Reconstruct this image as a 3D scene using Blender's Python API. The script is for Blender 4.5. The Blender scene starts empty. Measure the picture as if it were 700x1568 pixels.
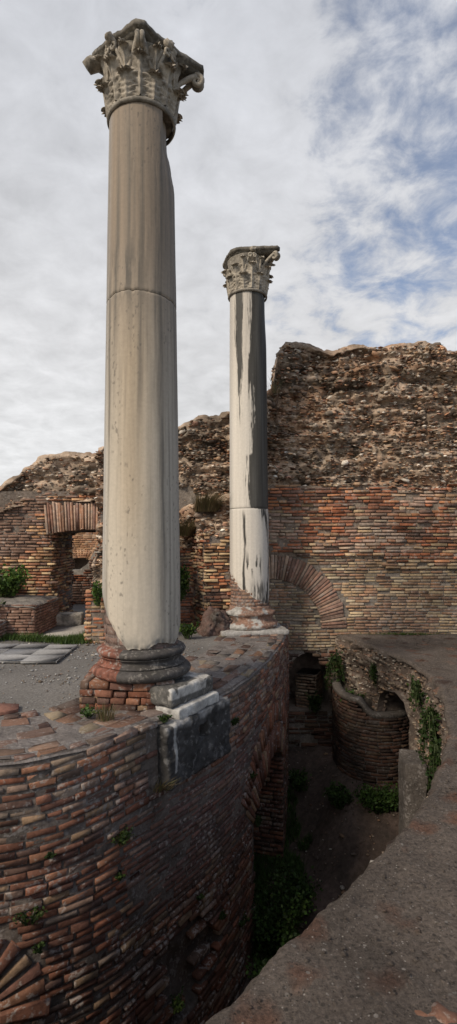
import bpy, math, random
import numpy as np
random.seed(5)
rng = np.random.default_rng(11)
PI = math.pi
scene = bpy.context.scene
COL = scene.collection
EYE = 1.8
FPX = 810.0

# ------------------------------------------------------------------ noise
def _hash(ix, iy, iz, seed):
    h = (ix.astype(np.int64) * 374761393 + iy.astype(np.int64) * 668265263 + iz.astype(np.int64) * 2147483647 + seed * 974634777) & 0xFFFFFFFF
    h = ((h ^ (h >> 13)) * 1274126177) & 0xFFFFFFFF
    h = h ^ (h >> 16)
    return (h & 0xFFFF) / 32767.5 - 1.0

def vnoise(p, seed=0):
    p = np.asarray(p, float)
    i = np.floor(p).astype(np.int64); f = p - i
    f = f * f * f * (f * (f * 6 - 15) + 10)
    r = 0
    for dx in (0, 1):
        wx = f[:, 0] if dx else 1 - f[:, 0]
        for dy in (0, 1):
            wy = f[:, 1] if dy else 1 - f[:, 1]
            for dz in (0, 1):
                wz = f[:, 2] if dz else 1 - f[:, 2]
                r = r + wx * wy * wz * _hash(i[:, 0] + dx, i[:, 1] + dy, i[:, 2] + dz, seed)
    return r

def fbm(p, oct=4, seed=0, gain=.5):
    p = np.asarray(p, float); a = 1.0; s = 0; t = 0
    for k in range(oct):
        s = s + a * vnoise(p, seed + k * 17); t += a
        p = p * 2.03 + 3.7; a *= gain
    return s / t

def n1(x, seed=0, y=0.0):
    x = np.atleast_1d(np.asarray(x, float))
    return fbm(np.stack([x, np.full_like(x, y), np.zeros_like(x)], 1), 3, seed)

def sstep(a, b, x):
    t = np.clip((x - a) / (b - a), 0, 1)
    return t * t * (3 - 2 * t)

# ------------------------------------------------------------------ mesh builder
class MB:
    def __init__(s): s.v = []; s.q = []; s.t = []; s.c = []; s.n = 0
    def add(s, v, q=None, t=None, col=(.5, .5, .5)):
        v = np.asarray(v, float).reshape(-1, 3); col = np.asarray(col, float)
        if col.ndim == 1: col = np.tile(col, (len(v), 1))
        s.v.append(v); s.c.append(col)
        if q is not None and len(q): s.q.append(np.asarray(q, np.int64) + s.n)
        if t is not None and len(t): s.t.append(np.asarray(t, np.int64) + s.n)
        s.n += len(v)
    def build(s, name, mat, parent=None, smooth=False):
        v = np.concatenate(s.v); c = np.concatenate(s.c)
        q = np.concatenate(s.q) if s.q else np.zeros((0, 4), np.int64)
        t = np.concatenate(s.t) if s.t else np.zeros((0, 3), np.int64)
        me = bpy.data.meshes.new(name)
        me.vertices.add(len(v)); me.vertices.foreach_set('co', v.astype(np.float32).ravel())
        li = np.concatenate([q.ravel(), t.ravel()]).astype(np.int32)
        me.loops.add(len(li)); me.loops.foreach_set('vertex_index', li)
        nf = len(q) + len(t)
        me.polygons.add(nf)
        st = np.concatenate([np.arange(len(q)) * 4, len(q) * 4 + np.arange(len(t)) * 3]).astype(np.int32)
        me.polygons.foreach_set('loop_start', st)
        me.update(calc_edges=True); me.validate()
        a = me.color_attributes.new('col', 'FLOAT_COLOR', 'POINT')
        c4 = np.concatenate([np.clip(c, 0, 1), np.ones((len(c), 1))], 1).astype(np.float32)
        a.data.foreach_set('color', c4.ravel())
        if smooth: me.polygons.foreach_set('use_smooth', np.ones(len(me.polygons), bool))
        me.materials.append(mat)
        o = bpy.data.objects.new(name, me); COL.objects.link(o)
        if parent is not None: o.parent = parent
        return o

def gridq(nu, nv, closed=False):
    """quads of a grid with nu columns and nv rows (index = i*nv + j)"""
    i, j = np.meshgrid(np.arange(nu if closed else nu - 1), np.arange(nv - 1), indexing='ij')
    i2 = (i + 1) % nu
    return np.stack([i * nv + j, i2 * nv + j, i2 * nv + j + 1, i * nv + j + 1], -1).reshape(-1, 4)

def empty(name, loc, label, cat, group=None, rz=0, kind=None):
    o = bpy.data.objects.new(name, None); COL.objects.link(o)
    o.location = loc; o.rotation_euler = (0, 0, rz); o.empty_display_size = .2
    tag(o, label, cat, group, kind or 'thing'); return o
def tag(o, label=None, cat=None, group=None, kind=None):
    if label: o['label'] = label
    if cat: o['category'] = cat
    if group: o['group'] = group
    if kind: o['kind'] = kind
    return o

def box(mb, c, s, rz=0, col=(.5, .5, .5), ch=.01, jit=.0, tilt=0.0):
    """chamfered box, centre c, full size s"""
    x, y, z = np.array(s) / 2
    h = min(ch, x * .9, y * .9, z * .9)
    vs = []
    for sx in (-1, 1):
        for sy in (-1, 1):
            for sz in (-1, 1):
                vs += [(sx * x, sy * (y - h), sz * (z - h)), (sx * (x - h), sy * y, sz * (z - h)), (sx * (x - h), sy * (y - h), sz * z)]
    vs = np.array(vs)
    if jit: vs = vs + rng.uniform(-jit, jit, vs.shape)
    def id(sx, sy, sz, k): return ((sx * 2 + sy) * 2 + sz) * 3 + k
    q = []; t = []
    for a in (0, 1):
        f = [id(a, 0, 0, 0), id(a, 1, 0, 0), id(a, 1, 1, 0), id(a, 0, 1, 0)]; q.append(f if a else f[::-1])
        f = [id(0, a, 0, 1), id(1, a, 0, 1), id(1, a, 1, 1), id(0, a, 1, 1)]; q.append(f[::-1] if a else f)
        f = [id(0, 0, a, 2), id(1, 0, a, 2), id(1, 1, a, 2), id(0, 1, a, 2)]; q.append(f if a else f[::-1])
    for a in (0, 1):
        for b in (0, 1):
            q.append([id(a, b, 0, 0), id(a, b, 0, 1), id(a, b, 1, 1), id(a, b, 1, 0)])
            q.append([id(a, 0, b, 0), id(a, 0, b, 2), id(a, 1, b, 2), id(a, 1, b, 0)])
            q.append([id(0, a, b, 1), id(0, a, b, 2), id(1, a, b, 2), id(1, a, b, 1)])
            for cc in (0, 1): t.append([id(a, b, cc, 0), id(a, b, cc, 1), id(a, b, cc, 2)])
    cs, sn = math.cos(rz), math.sin(rz)
    if tilt:
        ct, st = math.cos(tilt), math.sin(tilt)
        vs = np.stack([vs[:, 0] * ct + vs[:, 2] * st, vs[:, 1], -vs[:, 0] * st + vs[:, 2] * ct], 1)
    w = np.stack([vs[:, 0] * cs - vs[:, 1] * sn, vs[:, 0] * sn + vs[:, 1] * cs, vs[:, 2]], 1) + np.array(c)
    mb.add(w, q, t, col)

# ------------------------------------------------------------------ materials
def new_mat(name):
    m = bpy.data.materials.new(name); m.use_nodes = True
    return m, m.node_tree.nodes, m.node_tree.links, m.node_tree.nodes['Principled BSDF']
def N(ns, typ, **kw):
    n = ns.new(typ)
    for k, v in kw.items():
        if k in n.inputs: n.inputs[k].default_value = v
        else: setattr(n, k, v)
    return n
def mixc(ns, ls, fac, a, b, typ='MIX'):
    m = ns.new('ShaderNodeMix'); m.data_type = 'RGBA'; m.blend_type = typ
    for i, val in ((0, fac), (6, a), (7, b)):
        if hasattr(val, 'is_output'): ls.new(val, m.inputs[i])
        else: m.inputs[i].default_value = val if i == 0 else ((*val, 1) if len(val) == 3 else val)
    return m.outputs[2]
def ramp(ns, ls, src, pts):
    r = ns.new('ShaderNodeValToRGB'); e = r.color_ramp.elements
    while len(e) < len(pts): e.new(.5)
    for k, (p, v) in enumerate(pts):
        e[k].position = p; e[k].color = (v, v, v, 1) if not hasattr(v, '__len__') else (*v, 1)
    ls.new(src, r.inputs[0]); return r.outputs[0]

def masonry_mat(name, fine=40, bump=.6, dist=.01, lich=.0, lichcol=(.5, .49, .46), dark=.0, rough=.92, lscale=5.0, var=.45, stretch=None, mult=1.0, darkcol=(.028, .025, .022), dscale=2.2):
    """stone, brick and mortar: the per-piece colour with grain, wear, pale lichen and dark crust of its own"""
    m, ns, ls, b = new_mat(name)
    tc = N(ns, 'ShaderNodeNewGeometry'); at = N(ns, 'ShaderNodeAttribute', attribute_name='col')
    src = tc.outputs['Position']
    if stretch:
        mp = N(ns, 'ShaderNodeMapping'); mp.inputs['Scale'].default_value = stretch; ls.new(src, mp.inputs[0]); src2 = mp.outputs[0]
    else: src2 = src
    n1_ = N(ns, 'ShaderNodeTexNoise', Scale=fine, Detail=6, Roughness=.65); ls.new(src2, n1_.inputs['Vector'])
    f = ramp(ns, ls, n1_.outputs[0], [(.25, (1 - var) * mult), (.75, (1 + var * .8) * mult)])
    c = mixc(ns, ls, 1.0, at.outputs['Color'], f, 'MULTIPLY')
    n2 = N(ns, 'ShaderNodeTexNoise', Scale=dscale, Detail=7, Roughness=.6); ls.new(src, n2.inputs['Vector'])
    if dark:
        d = ramp(ns, ls, n2.outputs[0], [(.5, 0.0), (.68, dark)])
        c = mixc(ns, ls, d, c, darkcol)
    if lich:
        n3 = N(ns, 'ShaderNodeTexNoise', Scale=lscale, Detail=9, Roughness=.72); ls.new(src, n3.inputs['Vector'])
        n4 = N(ns, 'ShaderNodeTexNoise', Scale=fine * 1.2, Detail=3); ls.new(src, n4.inputs['Vector'])
        mm = N(ns, 'ShaderNodeMath', operation='MULTIPLY'); ls.new(n3.outputs[0], mm.inputs[0]); ls.new(n4.outputs[0], mm.inputs[1])
        d = ramp(ns, ls, mm.outputs[0], [(.285, 0.0), (.35, lich)])
        c = mixc(ns, ls, d, c, lichcol)
    ls.new(c, b.inputs['Base Color'])
    b.inputs['Roughness'].default_value = rough; b.inputs['Specular IOR Level'].default_value = .25
    bp = N(ns, 'ShaderNodeBump', Strength=bump, Distance=dist)
    nb = N(ns, 'ShaderNodeTexNoise', Scale=fine * .8, Detail=7, Roughness=.7); ls.new(src, nb.inputs['Vector'])
    ls.new(nb.outputs[0], bp.inputs['Height']); ls.new(bp.outputs[0], b.inputs['Normal'])
    return m

M = {}
M['brick_near'] = masonry_mat('weathered brick near', 22, .8, .012, .75, (.32, .285, .26), .5, lscale=3.2, mult=1.0)
M['brick_far'] = masonry_mat('weathered brick wall', 14, .6, .015, .5, (.38, .34, .30), .55, lscale=1.6, dscale=1.1, mult=1.18)
M['brick_pit'] = masonry_mat('damp brick', 14, .6, .015, .3, (.20, .19, .17), .7, lscale=2, mult=.7)
M['mortar'] = masonry_mat('old mortar', 26, 1, .02, .4, (.34, .32, .31), .5)
M['rubble'] = masonry_mat('rubble concrete', 9, 1, .04, .35, (.46, .41, .34), .5, lscale=2.5, dscale=1.3, var=.5, mult=1.25)
M['walk'] = None
M['marble'] = masonry_mat('streaked marble', 30, .25, .004, 0, var=.10, rough=.7)
M['marble_rough'] = masonry_mat('carved marble', 26, .7, .012, .25, (.52, .48, .42), .75, var=.4, dscale=6, rough=.8, darkcol=(.05, .046, .04))
M['darkstone'] = masonry_mat('dark block stone', 16, 1, .02, .35, (.30, .29, .28), .4, lscale=7, var=.5)
M['paving'] = masonry_mat('terrace paving', 30, .7, .006, .3, (.42, .40, .38), .35, lscale=4, var=.3)
M['soil'] = masonry_mat('damp soil', 12, 1, .04, .25, (.16, .12, .10), .5, lscale=4, var=.5)

def walk_mat():
    m, ns, ls, b = new_mat('worn concrete walkway')
    g = N(ns, 'ShaderNodeNewGeometry'); P = g.outputs['Position']
    wn = N(ns, 'ShaderNodeTexNoise', Scale=3, Detail=4); ls.new(P, wn.inputs['Vector']); wn.inputs['Scale'].default_value = 7
    add = mixc(ns, ls, .22, P, wn.outputs[1], 'ADD')
    big = N(ns, 'ShaderNodeTexNoise', Scale=1.3, Detail=8, Roughness=.6); ls.new(P, big.inputs['Vector'])
    fine = N(ns, 'ShaderNodeTexNoise', Scale=45, Detail=8, Roughness=.75); ls.new(P, fine.inputs['Vector'])
    c = ramp(ns, ls, big.outputs[0], [(.3, (.080, .066, .056)), (.5, (.125, .103, .088)), (.72, (.185, .152, .128))])
    f = ramp(ns, ls, fine.outputs[0], [(.3, .45), (.7, 1.55)])
    c = mixc(ns, ls, 1.0, c, f, 'MULTIPLY')
    # embedded tuff lumps, each with its own tone
    vo = N(ns, 'ShaderNodeTexVoronoi', Scale=3.6, Randomness=1); ls.new(add, vo.inputs['Vector'])
    wn2 = N(ns, 'ShaderNodeTexWhiteNoise'); ls.new(vo.outputs['Position'], wn2.inputs['Vector'])
    dm = ramp(ns, ls, vo.outputs['Distance'], [(.22, 1.0), (.46, 0.0)])
    sel = ramp(ns, ls, wn2.outputs['Value'], [(.42, 0.0), (.48, 1.0)])
    mk = N(ns, 'ShaderNodeMath', operation='MULTIPLY'); ls.new(dm, mk.inputs[0]); ls.new(sel, mk.inputs[1])
    tuff = mixc(ns, ls, ramp(ns, ls, wn2.outputs['Value'], [(.45, 0.0), (1.0, 1.0)]), (.20, .115, .082), (.050, .036, .031))
    tuff = mixc(ns, ls, 1.0, tuff, f, 'MULTIPLY')
    c = mixc(ns, ls, mk.outputs[0], c, tuff)
    # gravel: many small grains of different tone
    for sc, th, lo, hi in ((38, .28, (.05, .045, .04), (.34, .31, .28)), (90, .32, (.04, .035, .03), (.44, .40, .36))):
        v2 = N(ns, 'ShaderNodeTexVoronoi', Scale=sc, Randomness=1); ls.new(P, v2.inputs['Vector'])
        w3 = N(ns, 'ShaderNodeTexWhiteNoise'); ls.new(v2.outputs['Position'], w3.inputs['Vector'])
        d2 = ramp(ns, ls, v2.outputs['Distance'], [(th, 1.0), (th + .12, 0.0)])
        s2 = ramp(ns, ls, w3.outputs['Value'], [(.80, 0.0), (.86, .7)])
        m2 = N(ns, 'ShaderNodeMath', operation='MULTIPLY'); ls.new(d2, m2.inputs[0]); ls.new(s2, m2.inputs[1])
        w4 = N(ns, 'ShaderNodeTexWhiteNoise'); w4.noise_dimensions = '4D'; w4.inputs['W'].default_value = 3; ls.new(v2.outputs['Position'], w4.inputs['Vector'])
        cc = mixc(ns, ls, ramp(ns, ls, w4.outputs['Value'], [(.5, 0.0), (1.0, 1.0)]), lo, hi)
        c = mixc(ns, ls, m2.outputs[0], c, cc)
    ls.new(c, b.inputs['Base Color']); b.inputs['Roughness'].default_value = .95; b.inputs['Specular IOR Level'].default_value = .15
    bp = N(ns, 'ShaderNodeBump', Strength=1, Distance=.03); ls.new(fine.outputs[0], bp.inputs['Height'])
    bp2 = N(ns, 'ShaderNodeBump', Strength=.6, Distance=.02); ls.new(dm, bp2.inputs['Height']); ls.new(bp.outputs[0], bp2.inputs['Normal'])
    ls.new(bp2.outputs[0], b.inputs['Normal'])
    return m
M['walk'] = walk_mat()

def leaf_mat():
    m, ns, ls, b = new_mat('leaf green')
    at = N(ns, 'ShaderNodeAttribute', attribute_name='col')
    ls.new(at.outputs['Color'], b.inputs['Base Color']); b.inputs['Roughness'].default_value = .6
    b.inputs['Specular IOR Level'].default_value = .3
    tr = N(ns, 'ShaderNodeBsdfTranslucent'); ls.new(at.outputs['Color'], tr.inputs[0])
    mx = N(ns, 'ShaderNodeMixShader'); mx.inputs[0].default_value = .25
    ls.new(b.outputs[0], mx.inputs[1]); ls.new(tr.outputs[0], mx.inputs[2])
    ls.new(mx.outputs[0], ns['Material Output'].inputs[0])
    return m
M['leaf'] = leaf_mat()

# ------------------------------------------------------------------ world, sun, camera
SUN_EL, SUN_AZ = math.radians(40), math.radians(225)     # compass bearing of the sun, clockwise from +Y
w = bpy.data.worlds.new('World'); scene.world = w; w.use_nodes = True
ns, ls = w.node_tree.nodes, w.node_tree.links
bg = ns['Background']; bg.inputs[1].default_value = .1
sky = N(ns, 'ShaderNodeTexSky', sky_type='NISHITA', sun_disc=False, sun_elevation=SUN_EL, sun_rotation=SUN_AZ, air_density=1.0, dust_density=1.2)
tc = N(ns, 'ShaderNodeTexCoord'); sp = N(ns, 'ShaderNodeSeparateXYZ'); ls.new(tc.outputs['Generated'], sp.inputs[0])
def mth(op, a, b=None, clamp=False):
    n = N(ns, 'ShaderNodeMath', operation=op); n.use_clamp = clamp
    for i, v in enumerate((a, b)):
        if v is None: continue
        if hasattr(v, 'is_output'): ls.new(v, n.inputs[i])
        else: n.inputs[i].default_value = v
    return n.outputs[0]
den = mth('ADD', mth('MAXIMUM', sp.outputs[2], 0.0), .22)
cx = N(ns, 'ShaderNodeCombineXYZ'); ls.new(mth('DIVIDE', sp.outputs[0], den), cx.inputs[0]); ls.new(mth('DIVIDE', sp.outputs[1], den), cx.inputs[1])
big = N(ns, 'ShaderNodeTexNoise', Scale=1.5, Detail=5, Roughness=.55, Distortion=.4); ls.new(cx.outputs[0], big.inputs['Vector'])
puf = N(ns, 'ShaderNodeTexNoise', Scale=8.5, Detail=9, Roughness=.62, Distortion=.3); ls.new(cx.outputs[0], puf.inputs['Vector'])
soft = N(ns, 'ShaderNodeTexNoise', Scale=3.0, Detail=6, Roughness=.5); ls.new(tc.outputs['Generated'], soft.inputs['Vector'])
# cloud cover thins out towards the right and overhead
cov = mth('ADD', mth('MULTIPLY', big.outputs[0], .95), mth('MULTIPLY', puf.outputs[0], .62))
thin = mth('ADD', mth('MULTIPLY', sp.outputs[0], .42), mth('MULTIPLY', sp.outputs[2], .30))
cov = mth('SUBTRACT', cov, thin)
cf = N(ns, 'ShaderNodeMapRange'); cf.interpolation_type = 'SMOOTHSTEP'
ls.new(cov, cf.inputs[0]); cf.inputs[1].default_value = .36; cf.inputs[2].default_value = .58; cf.inputs[3].default_value = .28; cf.inputs[4].default_value = 1.0
hz = ramp(ns, ls, sp.outputs[2], [(.0, (6.1, 6.15, 6.15)), (.35, (5.6, 5.62, 5.75)), (.8, (4.6, 4.75, 5.15))])
sh = ramp(ns, ls, soft.outputs[0], [(.3, .90), (.7, 1.07)])
cl = mixc(ns, ls, 1.0, hz, sh, 'MULTIPLY')
br = N(ns, 'ShaderNodeMapRange'); ls.new(puf.outputs[0], br.inputs[0]); br.inputs[1].default_value = .3; br.inputs[2].default_value = .75; br.inputs[3].default_value = .90; br.inputs[4].default_value = 1.17
cl = mixc(ns, ls, 1.0, cl, br.outputs[0], 'MULTIPLY')
skyb = mixc(ns, ls, 1.0, sky.outputs[0], (.72, .87, 1.02), 'MULTIPLY')
fin = mixc(ns, ls, cf.outputs[0], skyb, cl)
ls.new(fin, bg.inputs[0])

sd = bpy.data.lights.new('sun', 'SUN'); sd.energy = 2.4; sd.angle = math.radians(12); sd.color = (1, .87, .70)
so = bpy.data.objects.new('sun', sd); COL.objects.link(so)
so.rotation_euler = (PI / 2 - SUN_EL, 0, -SUN_AZ + PI) if False else (0, 0, 0)
from mathutils import Vector
sdir = Vector((math.sin(SUN_AZ) * math.cos(SUN_EL), math.cos(SUN_AZ) * math.cos(SUN_EL), math.sin(SUN_EL)))
so.rotation_euler = sdir.to_track_quat('Z', 'Y').to_euler(); so.location = (0, 0, 20)

cam = bpy.data.cameras.new('camera'); co = bpy.data.objects.new('camera', cam); COL.objects.link(co)
co.location = (0, 0, EYE); co.rotation_euler = (PI / 2, 0, 0)
cam.sensor_fit = 'VERTICAL'; cam.sensor_height = 36; cam.sensor_width = 36; cam.lens = FPX / 1568 * 36; cam.shift_y = 41 / 1568
cam.clip_start = .05; cam.clip_end = 3000
scene.camera = co
scene.view_settings.view_transform = 'Standard'; scene.view_settings.look = 'None'
scene.view_settings.exposure = .34; scene.view_settings.gamma = 1

# ------------------------------------------------------------------ paths and mappings
class Path:
    """smooth horizontal line; side=+1 puts the normal on the right of the walking direction"""
    def __init__(s, pts, side=1, straight=False):
        pts = np.array(pts, float)
        if straight: d = pts
        else:
            e = np.vstack([2 * pts[0] - pts[1], pts, 2 * pts[-1] - pts[-2]]); d = []
            for i in range(1, len(e) - 2):
                t = np.linspace(0, 1, 24, endpoint=False)[:, None]
                a, b, c, f = e[i - 1], e[i], e[i + 1], e[i + 2]
                d.append(.5 * (2 * b + (c - a) * t + (2 * a - 5 * b + 4 * c - f) * t ** 2 + (-a + 3 * b - 3 * c + f) * t ** 3))
            d = np.vstack(d + [e[-2][None]])
        s.p = d; s.s = np.concatenate([[0], np.cumsum(np.linalg.norm(np.diff(d, axis=0), axis=1))]); s.L = s.s[-1]
        t = np.gradient(d, s.s, axis=0); t /= np.linalg.norm(t, axis=1)[:, None]
        s.nrm = np.stack([t[:, 1], -t[:, 0]], 1) * side
    def xy(s, u): return np.stack([np.interp(u, s.s, s.p[:, 0]), np.interp(u, s.s, s.p[:, 1])], -1)
    def nn(s, u):
        n = np.stack([np.interp(u, s.s, s.nrm[:, 0]), np.interp(u, s.s, s.nrm[:, 1])], -1)
        return n / np.linalg.norm(n, axis=-1, keepdims=True)
    def map(s, u, v, n):
        q = s.xy(u) + s.nn(u) * np.asarray(n)[..., None]
        return np.concatenate([q, np.asarray(v)[..., None]], -1)
    def at_px(s, px):                                     # arc length where the line passes a bearing
        r = s.p[:, 0] / np.maximum(s.p[:, 1], .1) * FPX + 350
        return r

def plane_map(x0, y0, dx, dy):
    """wall plane: u along (dx,dy), n towards the right of it"""
    def f(u, v, n):
        u = np.asarray(u, float)
        return np.stack([x0 + dx * u + dy * n, y0 + dy * u - dx * n, np.asarray(v, float) + 0 * u], -1)
    return f

PAL_NEAR = [(.215, .098, .064), (.18, .085, .058), (.245, .120, .074), (.145, .072, .054), (.19, .125, .095), (.27, .18, .115), (.13, .078, .062), (.23, .095, .058)]
PAL_RED = [(.36, .135, .07), (.29, .115, .065), (.42, .19, .095), (.24, .11, .07), (.36, .22, .13), (.42, .30, .18), (.18, .11, .085), (.33, .14, .08)]
PAL_TAN = [(.36, .25, .15), (.42, .32, .20), (.29, .18, .11), (.34, .20, .125), (.46, .37, .25), (.24, .15, .105), (.31, .24, .17)]
PAL_SUN = [(.44, .27, .15), (.36, .16, .085), (.50, .36, .21), (.29, .14, .085), (.40, .22, .12), (.20, .12, .09)]
PAL_BRN = [(.23, .14, .105), (.20, .12, .09), (.26, .16, .12)]
PAL_PIT = [(.17, .085, .058), (.13, .070, .052), (.19, .10, .066), (.16, .105, .07), (.11, .072, .058)]

def brick_verts(a0, a1, b0, b1, pr, ch, depth, jit):
    """arrays (N,) -> (N,12,3) in (u,v,n)"""
    n = len(a0); V = np.zeros((n, 12, 3))
    cu = [(a0, b0), (a1, b0), (a1, b1), (a0, b1)]
    for k, (a, b) in enumerate(cu):
        V[:, k, 0] = a; V[:, k, 1] = b; V[:, k, 2] = -depth
        V[:, 4 + k, 0] = a; V[:, 4 + k, 1] = b; V[:, 4 + k, 2] = pr - ch
        V[:, 8 + k, 0] = a + (ch if k in (0, 3) else -ch); V[:, 8 + k, 1] = b + (ch * .8 if k in (0, 1) else -ch * .8); V[:, 8 + k, 2] = pr
    V[:, 4:, :] += rng.normal(0, 1, (n, 8, 3)) * jit
    return V
BQ = np.array([[0, 1, 5, 4], [1, 2, 6, 5], [2, 3, 7, 6], [3, 0, 4, 7], [4, 5, 9, 8], [5, 6, 10, 9], [6, 7, 11, 10], [7, 4, 8, 11], [8, 9, 10, 11]])

def put_bricks(mb, mp, V, cols):
    n = len(V); P = mp(V[..., 0].ravel(), V[..., 1].ravel(), V[..., 2].ravel())
    q = (BQ[None] + (np.arange(n) * 12)[:, None, None]).reshape(-1, 4)
    mb.add(P, q, None, np.repeat(cols, 12, axis=0))

def brick_field(mb, mp, u0, u1, v0, v1, pitch, lmin, lmax, pal, mask=None, colf=None, gap=.35, prot=(.0, .02), jit=.003, depth=.05, wav=.01, wavs=.7, ch=.008, seed=1, drop=.0):
    pal = np.array(pal); A = []
    j = 0; v = v0
    r = random.Random(seed)
    while v < v1:
        u = u0 - r.uniform(0, lmax)
        h = pitch * (1 - gap) * r.uniform(.9, 1.1)
        while u < u1:
            L = r.uniform(lmin, lmax)
            a0, a1 = max(u, u0), min(u + L, u1)
            if a1 - a0 > pitch * .35: A.append((a0, a1, v, h))
            u += L + pitch * r.uniform(.12, .4)
        v += pitch; j += 1
    A = np.array(A); uc = (A[:, 0] + A[:, 1]) / 2; vc = A[:, 2] + A[:, 3] / 2
    keep = np.ones(len(A), bool)
    if mask is not None: keep &= mask(uc, vc)
    if drop: keep &= rng.random(len(A)) > drop
    A = A[keep]; uc = uc[keep]; vc = vc[keep]
    z0 = np.zeros_like(uc)
    w0 = wav * fbm(np.stack([A[:, 0] * wavs, vc * .6, z0 + seed], 1), 2, seed)
    w1 = wav * fbm(np.stack([A[:, 1] * wavs, vc * .6, z0 + seed], 1), 2, seed)
    pr = rng.uniform(prot[0], prot[1], len(A)) + (prot[1] - prot[0]) * .6 * fbm(np.stack([uc * 1.5, vc * 1.5, z0], 1), 2, seed + 3)
    hh = A[:, 3] * rng.uniform(.82, 1.08, len(A))
    V = brick_verts(A[:, 0], A[:, 1], A[:, 2], A[:, 2] + hh, pr, ch, depth, jit)
    V[:, [0, 3, 4, 7, 8, 11], 1] += w0[:, None]; V[:, [1, 2, 5, 6, 9, 10], 1] += w1[:, None]
    c = pal[rng.integers(0, len(pal), len(A))] * rng.uniform(.75, 1.25, (len(A), 1))
    if colf is not None: c = colf(uc, vc, c)
    put_bricks(mb, mp, V, c)

def voussoirs(mb, mp, cu, cv, r0, r1, a0, a1, pitch, pal, prot=.02, rows=1, jit=.004, gap=.3, ch=.008, depth=.05, colf=None):
    """wedge bricks fanned about (cu,cv); angles measured from straight up"""
    pal = np.array(pal); rr = np.linspace(r0, r1, rows + 1)
    for k in range(rows):
        n = max(2, int(abs(a1 - a0) * rr[k] / pitch)); ang = np.linspace(a0, a1, n + 1)
        aa = ang[:-1] + (ang[1] - ang[0]) * gap * .5; ab = ang[1:] - (ang[1] - ang[0]) * gap * .5
        ri = rr[k] + .008 + rng.uniform(-.01, .01, n); ro = rr[k + 1] - .012 + rng.uniform(-.03, .01, n)
        V = brick_verts(aa * rr[k], ab * rr[k], ri, ro, rng.uniform(prot * .2, prot, n), ch, depth, 0)
        th = V[..., 0] / rr[k]; rad = V[..., 1].copy()
        V[..., 0] = cu + np.sin(th) * rad; V[..., 1] = cv + np.cos(th) * rad
        V[:, 4:] += rng.normal(0, 1, V[:, 4:].shape) * jit
        c = pal[rng.integers(0, len(pal), n)] * rng.uniform(.75, 1.25, (n, 1))
        put_bricks(mb, mp, V, c)

def backing(mb, mp, u0, u1, v0, v1, step, mask=None, amp=.015, off=-.015, col=(.2, .18, .165), seed=3, v1f=None):
    nu = max(3, int((u1 - u0) / step) + 1); nv = max(3, int((v1 - v0) / step) + 1)
    U, Vv = np.meshgrid(np.linspace(u0, u1, nu), np.linspace(v0, v1, nv), indexing='ij')
    U = U.ravel(); Vv = Vv.ravel()
    n = off + amp * fbm(np.stack([U * 9, Vv * 9, U * 0], 1), 3, seed)
    q = gridq(nu, nv)
    if mask is not None:
        m = mask(U, Vv); q = q[m[q].all(1)]
    c = np.array(col)[None] * (1 + .35 * fbm(np.stack([U * 5, Vv * 5, U * 0], 1), 3, seed + 5))[:, None]
    mb.add(mp(U, Vv, n), q, None, c)

# rocks: 12-vertex icosahedron / 42-vertex version
def ico(sub=0):
    t = (1 + 5 ** .5) / 2
    v = np.array([(-1, t, 0), (1, t, 0), (-1, -t, 0), (1, -t, 0), (0, -1, t), (0, 1, t), (0, -1, -t), (0, 1, -t), (t, 0, -1), (t, 0, 1), (-t, 0, -1), (-t, 0, 1)], float)
    f = [(0, 11, 5), (0, 5, 1), (0, 1, 7), (0, 7, 10), (0, 10, 11), (1, 5, 9), (5, 11, 4), (11, 10, 2), (10, 7, 6), (7, 1, 8), (3, 9, 4), (3, 4, 2), (3, 2, 6), (3, 6, 8), (3, 8, 9), (4, 9, 5), (2, 4, 11), (6, 2, 10), (8, 6, 7), (9, 8, 1)]
    v /= np.linalg.norm(v[0])
    for _ in range(sub):
        v = list(map(tuple, v)); cache = {}; nf = []
        def mid(a, b):
            k = (min(a, b), max(a, b))
            if k not in cache:
                m = (np.array(v[a]) + np.array(v[b])) / 2; m /= np.linalg.norm(m); v.append(tuple(m)); cache[k] = len(v) - 1
            return cache[k]
        for a, b, c in f:
            x, y, z = mid(a, b), mid(b, c), mid(c, a); nf += [(a, x, z), (b, y, x), (c, z, y), (x, y, z)]
        f = nf; v = np.array(v)
    return v, np.array(f)
ICO0, ICO1 = ico(0), ico(1)

def rocks(mb, P, size, cols, flat=.5, sub=0, ax=None):
    """P (N,3) centres, size (N,), flattened in z, random turn about z"""
    v, f = ICO1 if sub else ICO0
    n = len(P); k = len(v)
    V = np.tile(v[None], (n, 1, 1)) * (1 + rng.uniform(-.28, .28, (n, k, 1)))
    S = np.stack([rng.uniform(.8, 1.4, n), rng.uniform(.7, 1.1, n), flat * rng.uniform(.7, 1.3, n)], 1)
    V *= S[:, None, :]
    a = rng.uniform(0, 2 * PI, n); t = rng.normal(0, .22, n)
    x, y, z = V[..., 0].copy(), V[..., 1].copy(), V[..., 2].copy()
    x, z = x * np.cos(t)[:, None] - z * np.sin(t)[:, None], x * np.sin(t)[:, None] + z * np.cos(t)[:, None]
    V = np.stack([x * np.cos(a)[:, None] - y * np.sin(a)[:, None], x * np.sin(a)[:, None] + y * np.cos(a)[:, None], z], -1)
    V = V * np.asarray(size)[:, None, None] + P[:, None, :]
    F = (f[None] + (np.arange(n) * k)[:, None, None]).reshape(-1, 3)
    mb.add(V.reshape(-1, 3), None, F, np.repeat(cols, k, axis=0))

PAL_ROCK = np.array([(.155, .115, .085), (.21, .16, .12), (.12, .09, .07), (.30, .25, .20), (.26, .16, .105), (.19, .11, .08), (.09, .07, .058), (.42, .38, .33), (.16, .13, .105), (.24, .19, .14), (.30, .20, .13), (.13, .10, .08)])

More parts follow.
